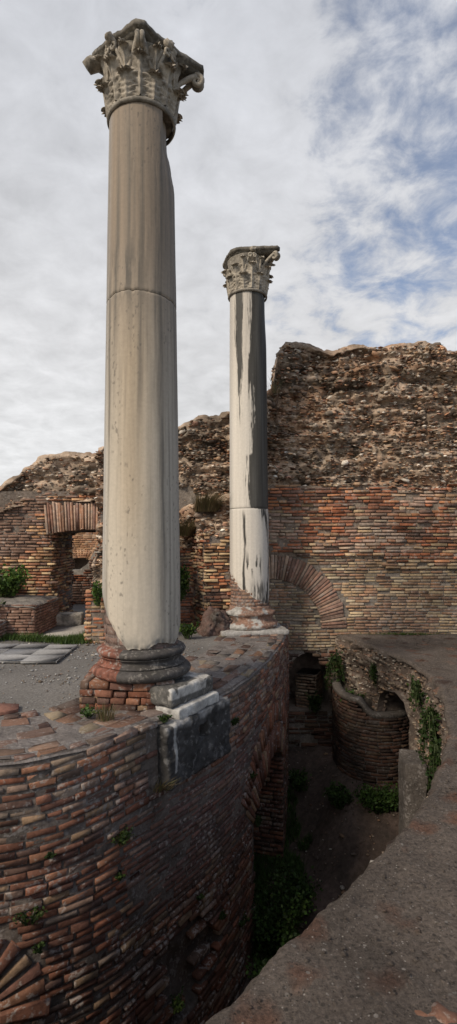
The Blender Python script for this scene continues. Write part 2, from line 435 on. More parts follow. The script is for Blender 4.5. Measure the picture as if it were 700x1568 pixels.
def rubble_body(mb, mp, u0, u1, zb, zt, thick, step=.04, amp=.10, stones=60, ssize=(.03, .075), seed=1, endcaps=True):
    """rough rubble concrete wall: front, rounded top and back in one skin, with the stones that stand out of it.
    zb, zt: functions of u.  stones: per square metre"""
    nu = int((u1 - u0) / step) + 1
    us = np.linspace(u0, u1, nu); B = zb(us); T = zt(us)
    nf = int(max(T - B) / step) + 2; nt = max(6, int(thick / step / 1.5)); nb = 6
    rows = []; r = .12
    for j in range(nf): 
        t = j / (nf - 1); rows.append((us, B + (T - r - B) * t, us * 0, 0, 1.0))
    for j in range(1, nt + 1):
        t = j / nt; a = t * PI / 2
        rows.append((us, T - r + r * np.sin(min(1, t * 3) * PI / 2), us * 0 - r * (1 - np.cos(min(1, t * 3) * PI / 2)) - (thick - r) * max(0, (t * 3 - 1) / 2), 1, 0.0))
    for j in range(1, nb + 1):
        t = j / nb; rows.append((us, T - (T - B) * t, us * 0 - thick, 2, 0))
    U = np.stack([x[0] for x in rows], 1); V = np.stack([x[1] for x in rows], 1); D = np.stack([x[2] for x in rows], 1)
    K = np.stack([np.full(nu, x[3]) for x in rows], 1).ravel()
    shp = U.shape; U, V, D = U.ravel(), V.ravel(), D.ravel()
    P = np.stack([U, V * 1.7, D], 1)
    h = amp * (.9 * fbm(P * 1.1, 3, seed) + .7 * fbm(P * 4.2, 4, seed + 1)) + amp * .5 * fbm(np.stack([U * .8, V * 7, D], 1), 3, seed + 2)
    h_top = h.copy()
    h = h + .06 - .11 * sstep(.12, .30, fbm(np.stack([U * .55, V * 2.3, D * .5], 1), 3, seed + 60)) - .06 * sstep(.2, .3, fbm(np.stack([U * 2.1, V * .5, D * .5], 1), 3, seed + 61))
    hc = fbm(P * 7, 3, seed + 4)
    h -= amp * .5 * np.clip(hc - .15, 0, 1) * 3
    dn = np.where(K == 0, h, np.where(K == 1, 0, -h)); dz = np.where(K == 1, h_top * .7, .0)
    ds = amp * .3 * fbm(P * 6 + 9, 2, seed + 7)
    X = mp(U + ds, V + dz, D + dn)
    tone = fbm(np.stack([U * 2.5, V * 4.5, D], 1), 4, seed + 9); lay = fbm(np.stack([U * .7, V * 9, D], 1), 3, seed + 12)
    c = np.array([.25, .192, .145])[None] * np.clip(1 + 1.3 * tone + .8 * lay, .25, 2)[:, None]
    rd = sstep(.15, .5, fbm(np.stack([U * 1.3, V * 2.2, D + 5], 1), 3, seed + 20))[:, None]
    c = c * (1 - rd * .5) + np.array([.36, .20, .115]) * rd * .5
    mb.add(X, gridq(*shp), None, c)
    # stones on the front and the top
    area = np.mean(T - B) * (u1 - u0); n = int(area * stones)
    u = rng.uniform(u0, u1, n); t = rng.random(n); b = np.interp(u, us, B); tt = np.interp(u, us, T)
    v = b + (tt - .05 - b) * t
    v = np.round(v / .085) * .085 + .03 * fbm(np.stack([u * .8, v, u * 0], 1), 2, 4) + rng.normal(0, .013, n)        # stones lie in rough beds
    v = np.minimum(v, tt - .10)
    Pn = np.stack([u, v * 1.7, u * 0], 1)
    hh = amp * (.9 * fbm(Pn * 1.1, 3, seed) + .7 * fbm(Pn * 4.2, 4, seed + 1)) + amp * .5 * fbm(np.stack([u * .8, v * 7, u * 0], 1), 3, seed + 2)
    led = lambda a, b_: .06 - .11 * sstep(.12, .30, fbm(np.stack([a * .55, b_ * 2.3, a * 0], 1), 3, seed + 60)) - .06 * sstep(.2, .3, fbm(np.stack([a * 2.1, b_ * .5, a * 0], 1), 3, seed + 61))
    hh = hh + led(u, v)
    sz = rng.uniform(ssize[0], ssize[1], n) * (1 + (rng.random(n) > .90) * .9)
    Ps = mp(u, v, hh - sz * .2)
    pat = fbm(np.stack([u * 1.6, v * 2, u * 0], 1), 3, seed + 31)
    ci = rng.integers(0, len(PAL_ROCK), n); c = PAL_ROCK[ci] * rng.uniform(.9, 2.2, (n, 1)) * (1 + .8 * pat)[:, None]
    rocks(mb, Ps, sz, c, .48)
    n2 = int(n * .9); u = rng.uniform(u0, u1, n2); t = rng.random(n2); b = np.interp(u, us, B); tt = np.interp(u, us, T); v = b + (tt - .05 - b) * t
    v = np.minimum(v, tt - .09); v = np.round(v / .06) * .06 + .03 * fbm(np.stack([u * .8, v, u * 0], 1), 2, 4) + rng.normal(0, .010, n2)
    Pn = np.stack([u, v * 1.7, u * 0], 1); hh = amp * (.9 * fbm(Pn * 1.1, 3, seed) + .7 * fbm(Pn * 4.2, 4, seed + 1)) + amp * .5 * fbm(np.stack([u * .8, v * 7, u * 0], 1), 3, seed + 2)
    hh = hh + led(u, v)
    s2 = rng.uniform(ssize[0] * .9, ssize[1] * 1.1, n2); pat = fbm(np.stack([u * 1.3, v * 1.6, u * 0], 1), 3, seed + 41)
    c2_ = np.array([(.33, .17, .10), (.26, .14, .09), (.40, .27, .17), (.20, .12, .085), (.14, .10, .08), (.44, .39, .33)])[rng.integers(0, 6, n2)] * (rng.uniform(.6, 1.2, n2) * (1 + .9 * pat))[:, None]
    rocks(mb, mp(u, v, hh + .012), s2, c2_, .24)
    m = int((u1 - u0) * thick * stones * 1.3); u = rng.uniform(u0, u1, m); d = rng.uniform(0.02, thick, m)
    tt = np.interp(u, us, T)
    Pt = np.stack([u, tt * 1.7, -d], 1); ht = amp * (.9 * fbm(Pt * 1.1, 3, seed) + .7 * fbm(Pt * 4.2, 4, seed + 1)) + amp * .5 * fbm(np.stack([u * .8, tt * 7, -d], 1), 3, seed + 2)
    rocks(mb, mp(u, tt + .7 * ht - .025 - .12 * np.exp(-d / .06), -d), rng.uniform(*ssize, m), PAL_ROCK[rng.integers(0, len(PAL_ROCK), m)] * .9, .6)

# ------------------------------------------------------------------ main lines of the plan
RIM = Path([(-7, 1.9), (-4, 1.25), (-2.2, 1.25), (-1.1, 1.5), (-.60, 1.76), (-.10, 2.0), (.235, 2.37), (.415, 2.57), (.664, 2.83), (1.05, 3.28), (1.44, 3.84), (1.82, 4.51), (2.10, 5.08), (2.38, 5.9), (2.60, 6.78), (2.63, 7.63), (2.5, 8.53), (2.28, 9.3), (1.95, 10.2)], side=-1)
DRUM = Path([(-8, 4.9), (-6, 4.0), (-4.2, 3.55), (-2.8, 3.48), (-1.64, 3.79), (-1.22, 3.99), (-.93, 4.24), (-.66, 4.58), (-.36, 4.98), (-.07, 5.45), (.16, 5.95), (.36, 6.5), (.56, 7.12), (.74, 7.8), (.90, 8.5), (1.05, 9.4), (1.13, 10.1)], side=1)
def s_at_y(path, y, lo=0):
    i = np.where(path.p[:, 1] > y)[0]; i = i[i > lo]; return path.s[i[0]]
def floor_z(x, y):
    a = sstep(0, 1, (9.9 - y) / 1.6); b = sstep(0, 1, (8.9 - y) / 2.4)
    t = sstep(1.1, 2.0, x)
    return -2.15 - 1.05 * (a * (1 - t) + b * t)
TZ = .2                                                     # level of the terrace

# ------------------------------------------------------------------ ground
mb = MB()
o_, i_ = 900, np.array([(-9, -5), (9.5, -5), (9.5, 11.4), (-9, 11.4)], float)
outer = np.array([(-o_, -o_), (o_, -o_), (o_, o_), (-o_, o_)], float)
vs = np.concatenate([np.c_[i_, np.full(4, -.03)], np.c_[outer, np.full(4, -.03)]])
mb.add(vs, [[k, (k + 1) % 4, 4 + (k + 1) % 4, 4 + k][::-1] for k in range(4)], None, (.14, .13, .075))
tag(mb.build('ground', M['soil']), kind='structure')

# pit floor, a slope of earth
mb = MB(); nu, nv = 200, 190
X, Y = np.meshgrid(np.linspace(-8.5, 4.2, nu), np.linspace(.8, 11.2, nv), indexing='ij'); X = X.ravel(); Y = Y.ravel()
P = np.stack([X, Y, X * 0], 1)
Z = floor_z(X, Y) + .08 * fbm(P * 1.5, 4, 2) + .05 * fbm(P * 6, 4, 4)
edg = np.maximum.reduce([sstep(10.95, 11.15, Y), sstep(3.95, 4.15, X), sstep(-8.2, -8.45, X), sstep(1.1, .85, Y)]); Z = Z * (1 - edg) - .12 * edg
t = fbm(P * 1.1, 4, 8)
c = np.array([.095, .07, .058]) * (1 + .5 * t)[:, None]
c = c + sstep(.1, .5, fbm(P * .8 + 4, 3, 40))[:, None] * np.array([.085, .055, .048])
mb.add(np.stack([X, Y, Z], 1), gridq(nu, nv), None, c)
tag(mb.build('pit_ground', M['soil'], smooth=True), kind='structure')

# terrace floor left of the curved wall
mb = MB()
ss = np.linspace(0, DRUM.L, 120); e = DRUM.xy(ss) - DRUM.nn(ss) * .95
nv = 60
A_ = e[:, None, :]; far = np.stack([-9 + ss * 0, np.full_like(ss, 20.)], 1)
far = np.stack([np.interp(ss, [0, DRUM.L], [-14, .0]), np.interp(ss, [0, DRUM.L * .5, DRUM.L], [16, 22, 26])], 1)[:, None, :]
tt = (np.linspace(0, 1, nv) ** 1.6)[None, :, None]
G = A_ + (far - A_) * tt
G = G.reshape(-1, 2); Pg = np.c_[G, np.zeros(len(G))]
z = TZ - .012 + .012 * fbm(Pg * 1.2, 4, 3) 
c = np.array([.165, .155, .145]) * (1 + .3 * fbm(Pg * 1.7, 4, 6))[:, None]
gr = sstep(.15, .5, fbm(Pg * .9 + 7, 3, 60))[:, None]
mb.add(np.c_[G, z], gridq(120, nv), None, c)
M['asph'] = masonry_mat('worn grey floor', 45, .9, .006, .35, (.36, .35, .34), .3, lscale=2.2, var=.5)
tag(mb.build('terrace_floor', M['asph'], smooth=True), kind='structure')

# ------------------------------------------------------------------ walkway on the outer curved wall
ring = empty('curved_retaining_wall', (3.2, 4.5, 0), 'broad curved concrete rim wall with stony flat top sweeping round the pit in the foreground', 'wall')
def ring_hole(u, v):
    """arched opening in the inner face over the round brick wall"""
    s0 = s_at_y(RIM, 8.1, 200); h = .52
    return ((np.abs(u - s0) < h) & (v < -.95 + np.sqrt(np.maximum(h * h - (u - s0) ** 2, 0)) * .62)), s0, h
def build_ring():
    mbw = MB(); mbf = MB()
    nu = 620; us = np.linspace(0, RIM.L, nu)
    prof = []                                              # (n outward of pit is negative, z)
    for z in np.linspace(-3.4, -.07, 84): prof.append((0, z, 0))
    for a in np.linspace(0, PI / 2, 6)[1:]: prof.append((-.07 + .07 * math.cos(a), -.07 + .07 * math.sin(a), 1))
    for d in np.concatenate([np.linspace(.10, 1.8, 62), np.geomspace(1.85, 7.5, 40)]): prof.append((-d, 0, 2))
    prof = np.array(prof); nv = len(prof)
    U = np.repeat(us, nv); Pn = np.tile(prof[:, 0], nu); Z = np.tile(prof[:, 1], nu); K = np.tile(prof[:, 2], nu)
    base = RIM.map(U, Z, -(-Pn) * 1.0)                     # n negative = away from the pit
    P3 = base * np.array([1, 1, 1.6])
    rough = .10 * fbm(P3 * 1.3, 3, 5) + .085 * fbm(P3 * 4, 4, 6) + .045 * fbm(P3 * 10, 3, 7)
    near = sstep(4.2, 5.6, base[:, 1])                     # far part is ragged rubble, near part smoother
    edge = .026 * fbm(P3 * 2.2, 3, 9) + .026 * fbm(P3 * 9, 3, 10) + .014 * fbm(P3 * 26, 3, 11)
    top = .016 * fbm(P3 * 1.5, 3, 12) + .018 * fbm(P3 * 6, 4, 13) + .008 * fbm(P3 * 22, 3, 14)
    dn = np.where(K == 0, rough * (.6 + .6 * near) - .05 * near, np.where(K == 1, edge, np.where(Pn > -.25, edge * (1 + Pn / .25), 0)))
    dz = np.where(K == 2, top - .03 * np.exp(Pn / .08) * (1 + 2 * fbm(P3 * 5, 2, 15)), np.where(K == 1, top * .6, 0))
    V = RIM.map(U, Z + dz, Pn + dn)
    q = gridq(nu, nv)
    hole, _, _ = ring_hole(U, Z); hole &= (K == 0)
    face = (K[q] < .5).all(1)
    qf = q[face & ~hole[q].any(1)]; qt = q[~face]
    tone = fbm(P3 * np.array([2, 2, 5]), 4, 21)
    cf = np.array([.105, .080, .066]) * (1 + .9 * tone)[:, None]
    def sub(qq, m):
        idx, inv = np.unique(qq, return_inverse=True); m.add(V[idx], inv.reshape(qq.shape), None, cf[idx])
    sub(qf, mbf); sub(qt, mbw)
    # courses of rough stones and broken bricks in the inner face
    n = 13000; u = rng.uniform(RIM.L * .5, RIM.L, n); v = rng.uniform(-3, -.1, n); v = np.round(v / .095) * .095 + rng.normal(0, .012, n)
    h, _, _ = ring_hole(u, v); u, v = u[~h], v[~h]; n = len(u)
    b = RIM.map(u, v, u * 0) * np.array([1, 1, 1.6]); r = .10 * fbm(b * 1.3, 3, 5) + .085 * fbm(b * 4, 4, 6)
    nr = sstep(4.2, 5.6, b[:, 1])
    sz = rng.uniform(.018, .045, n)
    rocks(mbf, RIM.map(u, v, r * (.6 + .6 * nr) - .05 * nr - sz * .3), sz, PAL_ROCK[rng.integers(0, len(PAL_ROCK), n)] * rng.uniform(.45, 1.1, (n, 1)), .42)
    n = 7000; u = rng.uniform(RIM.L * .2, RIM.L, n); d = rng.uniform(.03, 1.0, n) ** 1.0 * 3.2; sz = rng.uniform(.004, .013, n)
    rocks(mbw, RIM.map(u, .001 + 0 * u, -d), sz, PAL_ROCK[rng.integers(0, len(PAL_ROCK), n)] * rng.uniform(.5, 1.1, (n, 1)), .45)
    n = 1500; u = rng.uniform(0, RIM.L, n); d = rng.uniform(.2, 5.5, n); sz = rng.uniform(.006, .016, n) * rng.choice([1, 1, 1, 2.2], n)
    rocks(mbw, RIM.map(u, .000 + 0 * u, -d), sz, PAL_ROCK[rng.integers(0, len(PAL_ROCK), n)] * rng.uniform(.7, 1.5, (n, 1)), .35)
    f = mbf.build('rubble_face', M['rubble'], None); t = mbw.build('wall_top', M['walk'], None, True)
    for o in (f, t): o.parent = ring; o.location = (-3.2, -4.5, 0)
    # deep arched recess behind the opening
    mr = MB(); _, s0, h = ring_hole(np.zeros(1), np.zeros(1))
    pts = [(s0 - h - .04, -3.2)] + [(s0 - (h + .04) * math.cos(a), -.97 + .42 * math.sin(a)) for a in np.linspace(0, PI, 17)] + [(s0 + h + .04, -3.2)]
    pts = np.array(pts); nd = 10; dd = np.linspace(.03, -1.5, nd)
    U = np.repeat(pts[:, 0], nd); Vv = np.repeat(pts[:, 1], nd); D = np.tile(dd, len(pts))
    XX = RIM.map(U, Vv, D); XX += .04 * np.stack([fbm(XX * 4, 3, 50), fbm(XX * 4, 3, 51), fbm(XX * 4, 3, 52)], 1)
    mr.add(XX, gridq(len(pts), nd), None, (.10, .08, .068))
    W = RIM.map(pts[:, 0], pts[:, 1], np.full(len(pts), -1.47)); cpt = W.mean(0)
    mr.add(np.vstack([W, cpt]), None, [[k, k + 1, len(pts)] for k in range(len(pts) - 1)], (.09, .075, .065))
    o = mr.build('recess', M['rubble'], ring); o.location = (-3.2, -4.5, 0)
build_ring()

# ------------------------------------------------------------------ near curved brick wall
drum = empty('curved_brick_wall', (-.4, 5, -3.2), 'curved dark red brick wall in the left foreground with an arched opening and flat top', 'wall')
def dpart(mb_, name, mat, smooth=False):
    o = mb_.build(name, mat, drum, smooth); o.location = (.4, -5, 3.2); return o
S_A = s_at_y(DRUM, 7.25, 150)                              # crown of the big arch
AC, AR0, AR1, AH = -2.42, 1.28, 1.95, .98                  # centre height, radii, half span
S_B = float(np.interp(-1.90, DRUM.p[:, 0], DRUM.s)); BC, BR0, BR1 = -1.60, .27, .62
S_K0 = float(np.interp(-.60, DRUM.p[:, 0], DRUM.s)); S_K1 = float(np.interp(-.08, DRUM.p[:, 0], DRUM.s))
def in_open(u, v, grow=0):
    a = (np.abs(u - S_A) < AH + grow) & ((v < AC + .55) | (((u - S_A) ** 2 + (v - AC) ** 2) < (AR0 + grow) ** 2))
    b = (np.abs(u - S_B) < BR0 + grow) & ((v < BC) | (((u - S_B) ** 2 + (v - BC) ** 2) < (BR0 + grow) ** 2))
    return a | b
def in_vous(u, v):
    ra = np.hypot(u - S_A, v - AC); ta = np.abs(np.arctan2(u - S_A, v - AC))
    rb = np.hypot(u - S_B, v - BC); tb = np.abs(np.arctan2(u - S_B, v - BC))
    return ((ra < AR1) & (ta < .88) & (ra > AR0 - .05)) | ((rb < BR1) & (tb < 1.75))
def in_block(u, v): return (u > S_K0 - .10) & (u < S_K1 + .02) & (v > -.40)
def cavity(u, v):                                          # places where the facing has fallen out
    a = ((u - (float(np.interp(-.35, DRUM.p[:, 0], DRUM.s)))) / .45) ** 2 + ((v + 2.2) / .5) ** 2 < 1 + .8 * fbm(np.stack([u * 3, v * 3, u * 0], 1), 3, 71)
    return a
def dmask(u, v):
    return ~(in_open(u, v, .04) | in_vous(u, v) | in_block(u, v))
def dcol(u, v, c):
    smooth_zone = sstep(-.15, .25, fbm(np.stack([u * .9, v * 1.1, u * 0], 1), 3, 33))
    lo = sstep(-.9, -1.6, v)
    g = np.array([.135, .085, .078])
    k = (.62 * sstep(S_K0 - .5, S_K0 + .1, u) * sstep(-.35, -.6, v) * (1 - sstep(S_K1 + .9, S_K1 + 1.4, u)) * (1 - sstep(-1.2, -1.6, v)))[:, None]
    c = c * (1 - k) + g * rng.uniform(.8, 1.2, (len(u), 1)) * k
    low_shade = 1 - .35 * lo                                     # shade low on the wall, painted into the brick colour
    c = c * low_shade[:, None]
    # worn pale courses near the top
    pale = (rng.random(len(u)) < .26 * sstep(-.55, .0, v) + .03)[:, None]
    c = np.where(pale, c * .45 + np.array([.29, .235, .19]) * .55, c)
    return c
mb = MB()
sA = 2.0; sZ = DRUM.L - .02
cav_mask = lambda u, v: dmask(u, v) & ~(cavity(u, v) & (rng.random(len(u)) < .8))
up = lambda u, v: cav_mask(u, v) & ~((u > S_K0 - .45) & (u < S_K1 + 1.5) & (v < -.5) & (v > -1.5))
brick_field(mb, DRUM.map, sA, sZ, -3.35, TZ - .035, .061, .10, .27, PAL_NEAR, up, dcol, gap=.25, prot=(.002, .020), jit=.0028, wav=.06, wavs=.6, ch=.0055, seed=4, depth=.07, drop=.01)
# the smoother, finely laid zone under the corner block
fz = lambda u, v: dmask(u, v) & (u > S_K0 - .45) & (u < S_K1 + 1.5) & (v < -.5) & (v > -1.5)
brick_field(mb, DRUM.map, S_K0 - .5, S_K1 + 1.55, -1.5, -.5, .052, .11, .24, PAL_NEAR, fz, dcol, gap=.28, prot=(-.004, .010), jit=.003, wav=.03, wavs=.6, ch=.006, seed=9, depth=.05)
dpart(mb, 'brick_facing', M['brick_near'])
mb = MB()
nu = 420; nv = 110
U, V = np.meshgrid(np.linspace(0, DRUM.L, nu), np.linspace(-3.4, TZ, nv), indexing='ij'); U = U.ravel(); V = V.ravel()
dd = -.004 + .011 * fbm(np.stack([U * 5, V * 8, U * 0], 1), 4, 3) - .11 * (cavity(U, V)) * (1 + .5 * fbm(np.stack([U * 6, V * 6, U * 0], 1), 3, 5)) - .02 * sstep(TZ - .1, TZ, V)
q = gridq(nu, nv); op = in_open(U, V, 0); q = q[~op[q].any(1)]
c = np.array([.165, .138, .120]) * (1 + .5 * fbm(np.stack([U * 6, V * 9, U * 0], 1), 4, 8))[:, None]
c *= (1 - .35 * sstep(-.9, -1.8, V))[:, None]  # the mortar colour carries the painted shade low on the wall too
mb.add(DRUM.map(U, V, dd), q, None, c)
dpart(mb, 'mortar_bed', M['mortar'])
mb = MB()
voussoirs(mb, DRUM.map, S_A, AC, AR0 - .01, AR1 - .3, -.88, .88, .056, PAL_NEAR, prot=.05, jit=.005, ch=.01, depth=.3)
voussoirs(mb, DRUM.map, S_A, AC, AR1 - .3, AR1, -.85, .85, .062, PAL_NEAR, prot=.04, jit=.005, ch=.01, depth=.1)
dpart(mb, 'arch', M['brick_near'])
mb = MB()
voussoirs(mb, DRUM.map, S_B, BC, BR0, BR1, -1.75, 1.75, .062, PAL_NEAR, prot=.05, jit=.006, ch=.01, depth=.25)
dpart(mb, 'arch', M['brick_near'])
# tunnels behind the two openings (vault skin, jamb bricks, back)
def tunnel(cu, hw, zt_fn, depth, name):
    m = MB(); a = np.linspace(-1, 1, 21); pts = [(cu - hw, -3.4)] + [(cu + hw * k, zt_fn(hw * k)) for k in a] + [(cu + hw, -3.4)]
    pts = np.array(pts); nd = 14; D = np.tile(np.linspace(0, -depth, nd), len(pts)); U = np.repeat(pts[:, 0], nd); Z = np.repeat(pts[:, 1], nd)
    # parallel jambs, not radial ones
    p0 = DRUM.xy(np.array([cu]))[0]; nn = DRUM.nn(np.array([cu]))[0]; tg = np.array([-nn[1], nn[0]])
    front = DRUM.xy(U); XY = front + nn[None] * D[:, None]
    XX = np.c_[XY, Z]; XX += .02 * np.stack([fbm(XX * 5, 2, 50), fbm(XX * 5, 2, 51), fbm(XX * 5, 2, 52)], 1)
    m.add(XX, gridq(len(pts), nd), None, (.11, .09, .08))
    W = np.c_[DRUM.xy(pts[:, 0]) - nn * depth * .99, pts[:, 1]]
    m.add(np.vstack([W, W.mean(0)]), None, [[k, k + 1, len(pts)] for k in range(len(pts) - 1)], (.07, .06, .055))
    dpart(m, name, M['mortar'])
    return nn
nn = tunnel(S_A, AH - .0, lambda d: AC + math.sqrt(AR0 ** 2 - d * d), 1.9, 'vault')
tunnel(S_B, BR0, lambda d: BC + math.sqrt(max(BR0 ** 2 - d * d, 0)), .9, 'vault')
mb = MB()
pj = DRUM.xy(np.array([S_A + AH - .02]))[0]
jm = plane_map(pj[0], pj[1], -nn[0], -nn[1])
# the far jamb faces back along the wall, towards the camera
def jmap(u, v, n):
    u = np.asarray(u, float); t = np.array([nn[1], -nn[0]]); 
    if t[1] > 0: t = -t
    return np.stack([pj[0] - nn[0] * u + t[0] * n, pj[1] - nn[1] * u + t[1] * n, np.asarray(v, float)], -1)
brick_field(mb, jmap, -.01, 1.5, -3.4, AC + .82, .068, .11, .28, PAL_NEAR, None, None, gap=.36, prot=(.0, .03), jit=.004, seed=15)
dpart(mb, 'jamb', M['brick_near'])

# flat top of the wall: worn bricks, tiles and slabs set in mortar
mb = MB()
nu = 300; ds_ = np.linspace(.0, 1.05, 24)
U, D = np.meshgrid(np.linspace(0, DRUM.L, nu), ds_, indexing='ij'); U = U.ravel(); D = D.ravel()
z = TZ + .004 + .012 * fbm(np.stack([U * 4, D * 4, U * 0], 1), 3, 3) - .03 * np.exp(-D / .03)
z -= .03 * sstep(.9, 1.05, D)
c = np.array([.175, .155, .145]) * (1 + .35 * fbm(np.stack([U * 5, D * 5, U * 0], 1), 3, 9))[:, None]
mb.add(DRUM.map(U, z, -D), gridq(nu, 24), None, c)
dpart(mb, 'wall_top', M['mortar'])
mb = MB()
def top_tiles():
    PT = np.array([(.20, .115, .085), (.165, .10, .08), (.15, .115, .10), (.23, .15, .11), (.19, .165, .145), (.27, .215, .15), (.21, .12, .08), (.12, .10, .09), (.16, .105, .085), (.17, .10, .075)])
    A = []
    d = .015
    rows = [.10, .13, .16, .14, .18, .20, .15]
    for k, hgt in enumerate(rows):
        u = 3.0
        while u < DRUM.L:
            L = random.uniform(.14, .42) * (1.0 if k else .8)
            if random.random() > ((.62 if d < .05 else .12) + .045 * k) :
                A.append((u + .01, u + L - .012, d + .008, d + hgt - .008))
            u += L
        d += hgt
    A = np.array(A)
    V = brick_verts(A[:, 0], A[:, 1], A[:, 2], A[:, 3], rng.uniform(.002, .014, len(A)), .006, .04, .007)
    def mp(u, v, n): return DRUM.map(u, TZ + .0 + n, -v + .012 * 0)
    cc = PT[rng.integers(0, len(PT), len(A))] * rng.uniform(.6, 1.1, (len(A), 1))
    V[..., 1] += .03 * fbm(np.stack([V[..., 0].ravel() * 3, V[..., 1].ravel() * 3, V[..., 0].ravel() * 0], 1), 2, 77).reshape(V.shape[:2]) * (V[..., 1] > .05)
    put_bricks(mb, mp, V, cc)
top_tiles()
dpart(mb, 'paving', M['paving'])

# ------------------------------------------------------------------ dark corner block and the slabs on it
K0 = DRUM.xy(np.array([S_K0]))[0]; K1 = DRUM.xy(np.array([S_K1]))[0]
kd = K1 - K0; kl = float(np.linalg.norm(kd)); kd = kd / kl; kn = np.array([kd[1], -kd[0]])
krz = math.atan2(kd[1], kd[0]); kc = (K0 + K1) / 2
def stone_block(mb, lx, ly, lz, amp, col, seed=1, res=.02, corner=.03, holes=(), colf=None):
    """dressed block as a dense closed skin (origin at its centre), worn corners and a rough face"""
    for ax in range(3):
        L = [lx, ly, lz]; a, b = [k for k in range(3) if k != ax]
        for sg in (-1, 1):
            na = int(L[a] / res) + 2; nb = int(L[b] / res) + 2
            A, B = np.meshgrid(np.linspace(-.5, .5, na) * L[a], np.linspace(-.5, .5, nb) * L[b], indexing='ij')
            P = np.zeros((na * nb, 3)); P[:, a] = A.ravel(); P[:, b] = B.ravel(); P[:, ax] = sg * L[ax] / 2
            H = np.array(L) / 2 - corner
            C = np.clip(P, -H, H); dv = P - C; ln = np.linalg.norm(dv, axis=1, keepdims=True)
            P2 = np.where(ln > 1e-6, C + dv / np.maximum(ln, 1e-6) * corner, P)
            nr = np.where(ln > 1e-6, dv / np.maximum(ln, 1e-6), 0)
            h = amp * (fbm(P2 * 7 + seed, 4, seed) + .6 * fbm(P2 * 25, 3, seed + 1)) - corner * .7 * np.clip(fbm(P2 * 4, 3, seed + 8), 0, 1) * (np.sum(np.abs(dv) > corner * .3, 1) > 1)
            for (cx_, cz_, r_, d_) in holes:
                if ax == 1 and sg == -1: h = h - d_ * (1 - sstep(r_ * .8, r_ * 1.15, np.maximum(np.abs(P2[:, 0] - cx_), np.abs(P2[:, 2] - cz_))))
            P2 = P2 + nr * h[:, None]
            q = gridq(na, nb)
            cc = np.array(col) * (1 + .5 * fbm(P2 * 6, 4, seed + 3))[:, None]
            if colf is not None: cc = colf(P2, cc)
            mb.add(P2, q, None, cc)
mb = MB()
def kcol(P, c):
    k = (sstep(.19, .25, P[:, 2]) * sstep(-.1, .3, fbm(P * 9, 3, 4) + .2) * .8)[:, None]
    e = ((P[:, 0] < -.37) & (P[:, 0] > -.41) & (P[:, 2] > -.15) & (P[:, 1] < -.2))[:, None]
    c = c * (1 - k) + np.array([.36, .35, .34]) * k
    return np.where(e, np.array([.42, .41, .39]), c)
stone_block(mb, kl + .06, .62, .56, .024, (.052, .050, .049), 3, .014, .03, holes=[(.03, .08, .062, .26)], colf=kcol)
blk = mb.build('stone_block', M['darkstone'])
blk.location = (kc[0] + kn[0] * -.20, kc[1] + kn[1] * -.20, -.10); blk.rotation_euler = (0, math.radians(-2.0), krz)
tag(blk, 'dark rough stone block with a square hole, beneath the nearer column', 'stone block')
mb = MB()
stone_block(mb, .62, .30, .10, .012, (.44, .43, .41), 8, .02, .02)
sl = mb.build('marble_slab', M['marble_rough'])
sl.location = (kc[0] + kn[0] * -.06 + kd[0] * .0, kc[1] + kn[1] * -.06 + kd[1] * .0, .225); sl.rotation_euler = (0, math.radians(-2), krz)
tag(sl, 'long pale marble slab lying on the dark block beside the nearer column plinth', 'slab')

# ------------------------------------------------------------------ columns
def ring_pts(R, th): return np.stack([np.sin(th) * R, -np.cos(th) * R], -1)     # th=0 faces the camera side (-y), + to the right

def shaft(mb, rfun, z0, z1, colf, nth=220, nz=240, chip=.012, seed=1, lip0=True, lip1=True):
    """one marble drum: z0,z1 functions of angle; rfun(th,z) radius"""
    th = np.linspace(-PI, PI, nth, endpoint=False)
    A = z0(th); B = z1(th)
    t = np.linspace(0, 1, nz)
    TH = np.repeat(th, nz); Z = (A[:, None] + (B - A)[:, None] * t[None]).ravel()
    R = rfun(TH, Z)
    P = np.c_[ring_pts(R[:, None][:, 0], TH), Z]
    q = gridq(nth, nz, closed=True)
    mb.add(P, q, None, colf(TH, Z))
    for zz, sg, on in ((A, 1, lip0), (B, -1, lip1)):
        rows = []
        for k, (dr, dz) in enumerate(((0, 0), (.012, -.004), (.10, .01), (.9, .012))):
            r = rfun(th, zz); rr = np.maximum(r - dr, .0) if dr < .8 else r * .0
            rows.append(np.c_[ring_pts(rr, th), zz + sg * dz if dr < .8 else np.full(nth, zz.mean() if sg < 0 else zz.max())])
        G = np.stack(rows, 1).reshape(-1, 3)
        g = gridq(nth, 4, closed=True)
        mb.add(G, g[:, ::-1] if sg > 0 else g, None, (.20, .185, .165))

def lathe(mb, prof, nth=120, colf=None, amp=.006, seed=3, th0=-PI, th1=PI):
    prof = np.array(prof, float); s = np.concatenate([[0], np.cumsum(np.linalg.norm(np.diff(prof, axis=0), axis=1))])
    n = max(len(prof) * 3, int(s[-1] / .012)); si = np.linspace(0, s[-1], n)
    r = np.interp(si, s, prof[:, 0]); z = np.interp(si, s, prof[:, 1])
    closed = (th1 - th0) > 2 * PI - .01
    th = np.linspace(th0, th1, nth, endpoint=not closed)
    TH = np.repeat(th, n); R = np.tile(r, nth); Z = np.tile(z, nth)
    P = np.c_[ring_pts(R, TH), Z]; h = amp * (fbm(P * 6, 3, seed) + .6 * fbm(P * 22, 3, seed + 1)); h = np.where(R < .02, 0, h)
    P = np.c_[ring_pts(R + h, TH), Z]
    mb.add(P, gridq(nth, n, closed=closed), None, colf(TH, Z) if colf else (.4, .38, .35))

def torus_prof(r0, z0, z1, bulge, n=9):
    zc = (z0 + z1) / 2; h = (z1 - z0) / 2
    return [(r0 + bulge * math.cos(a), zc + h * math.sin(a)) for a in np.linspace(-PI / 2, PI / 2, n)]

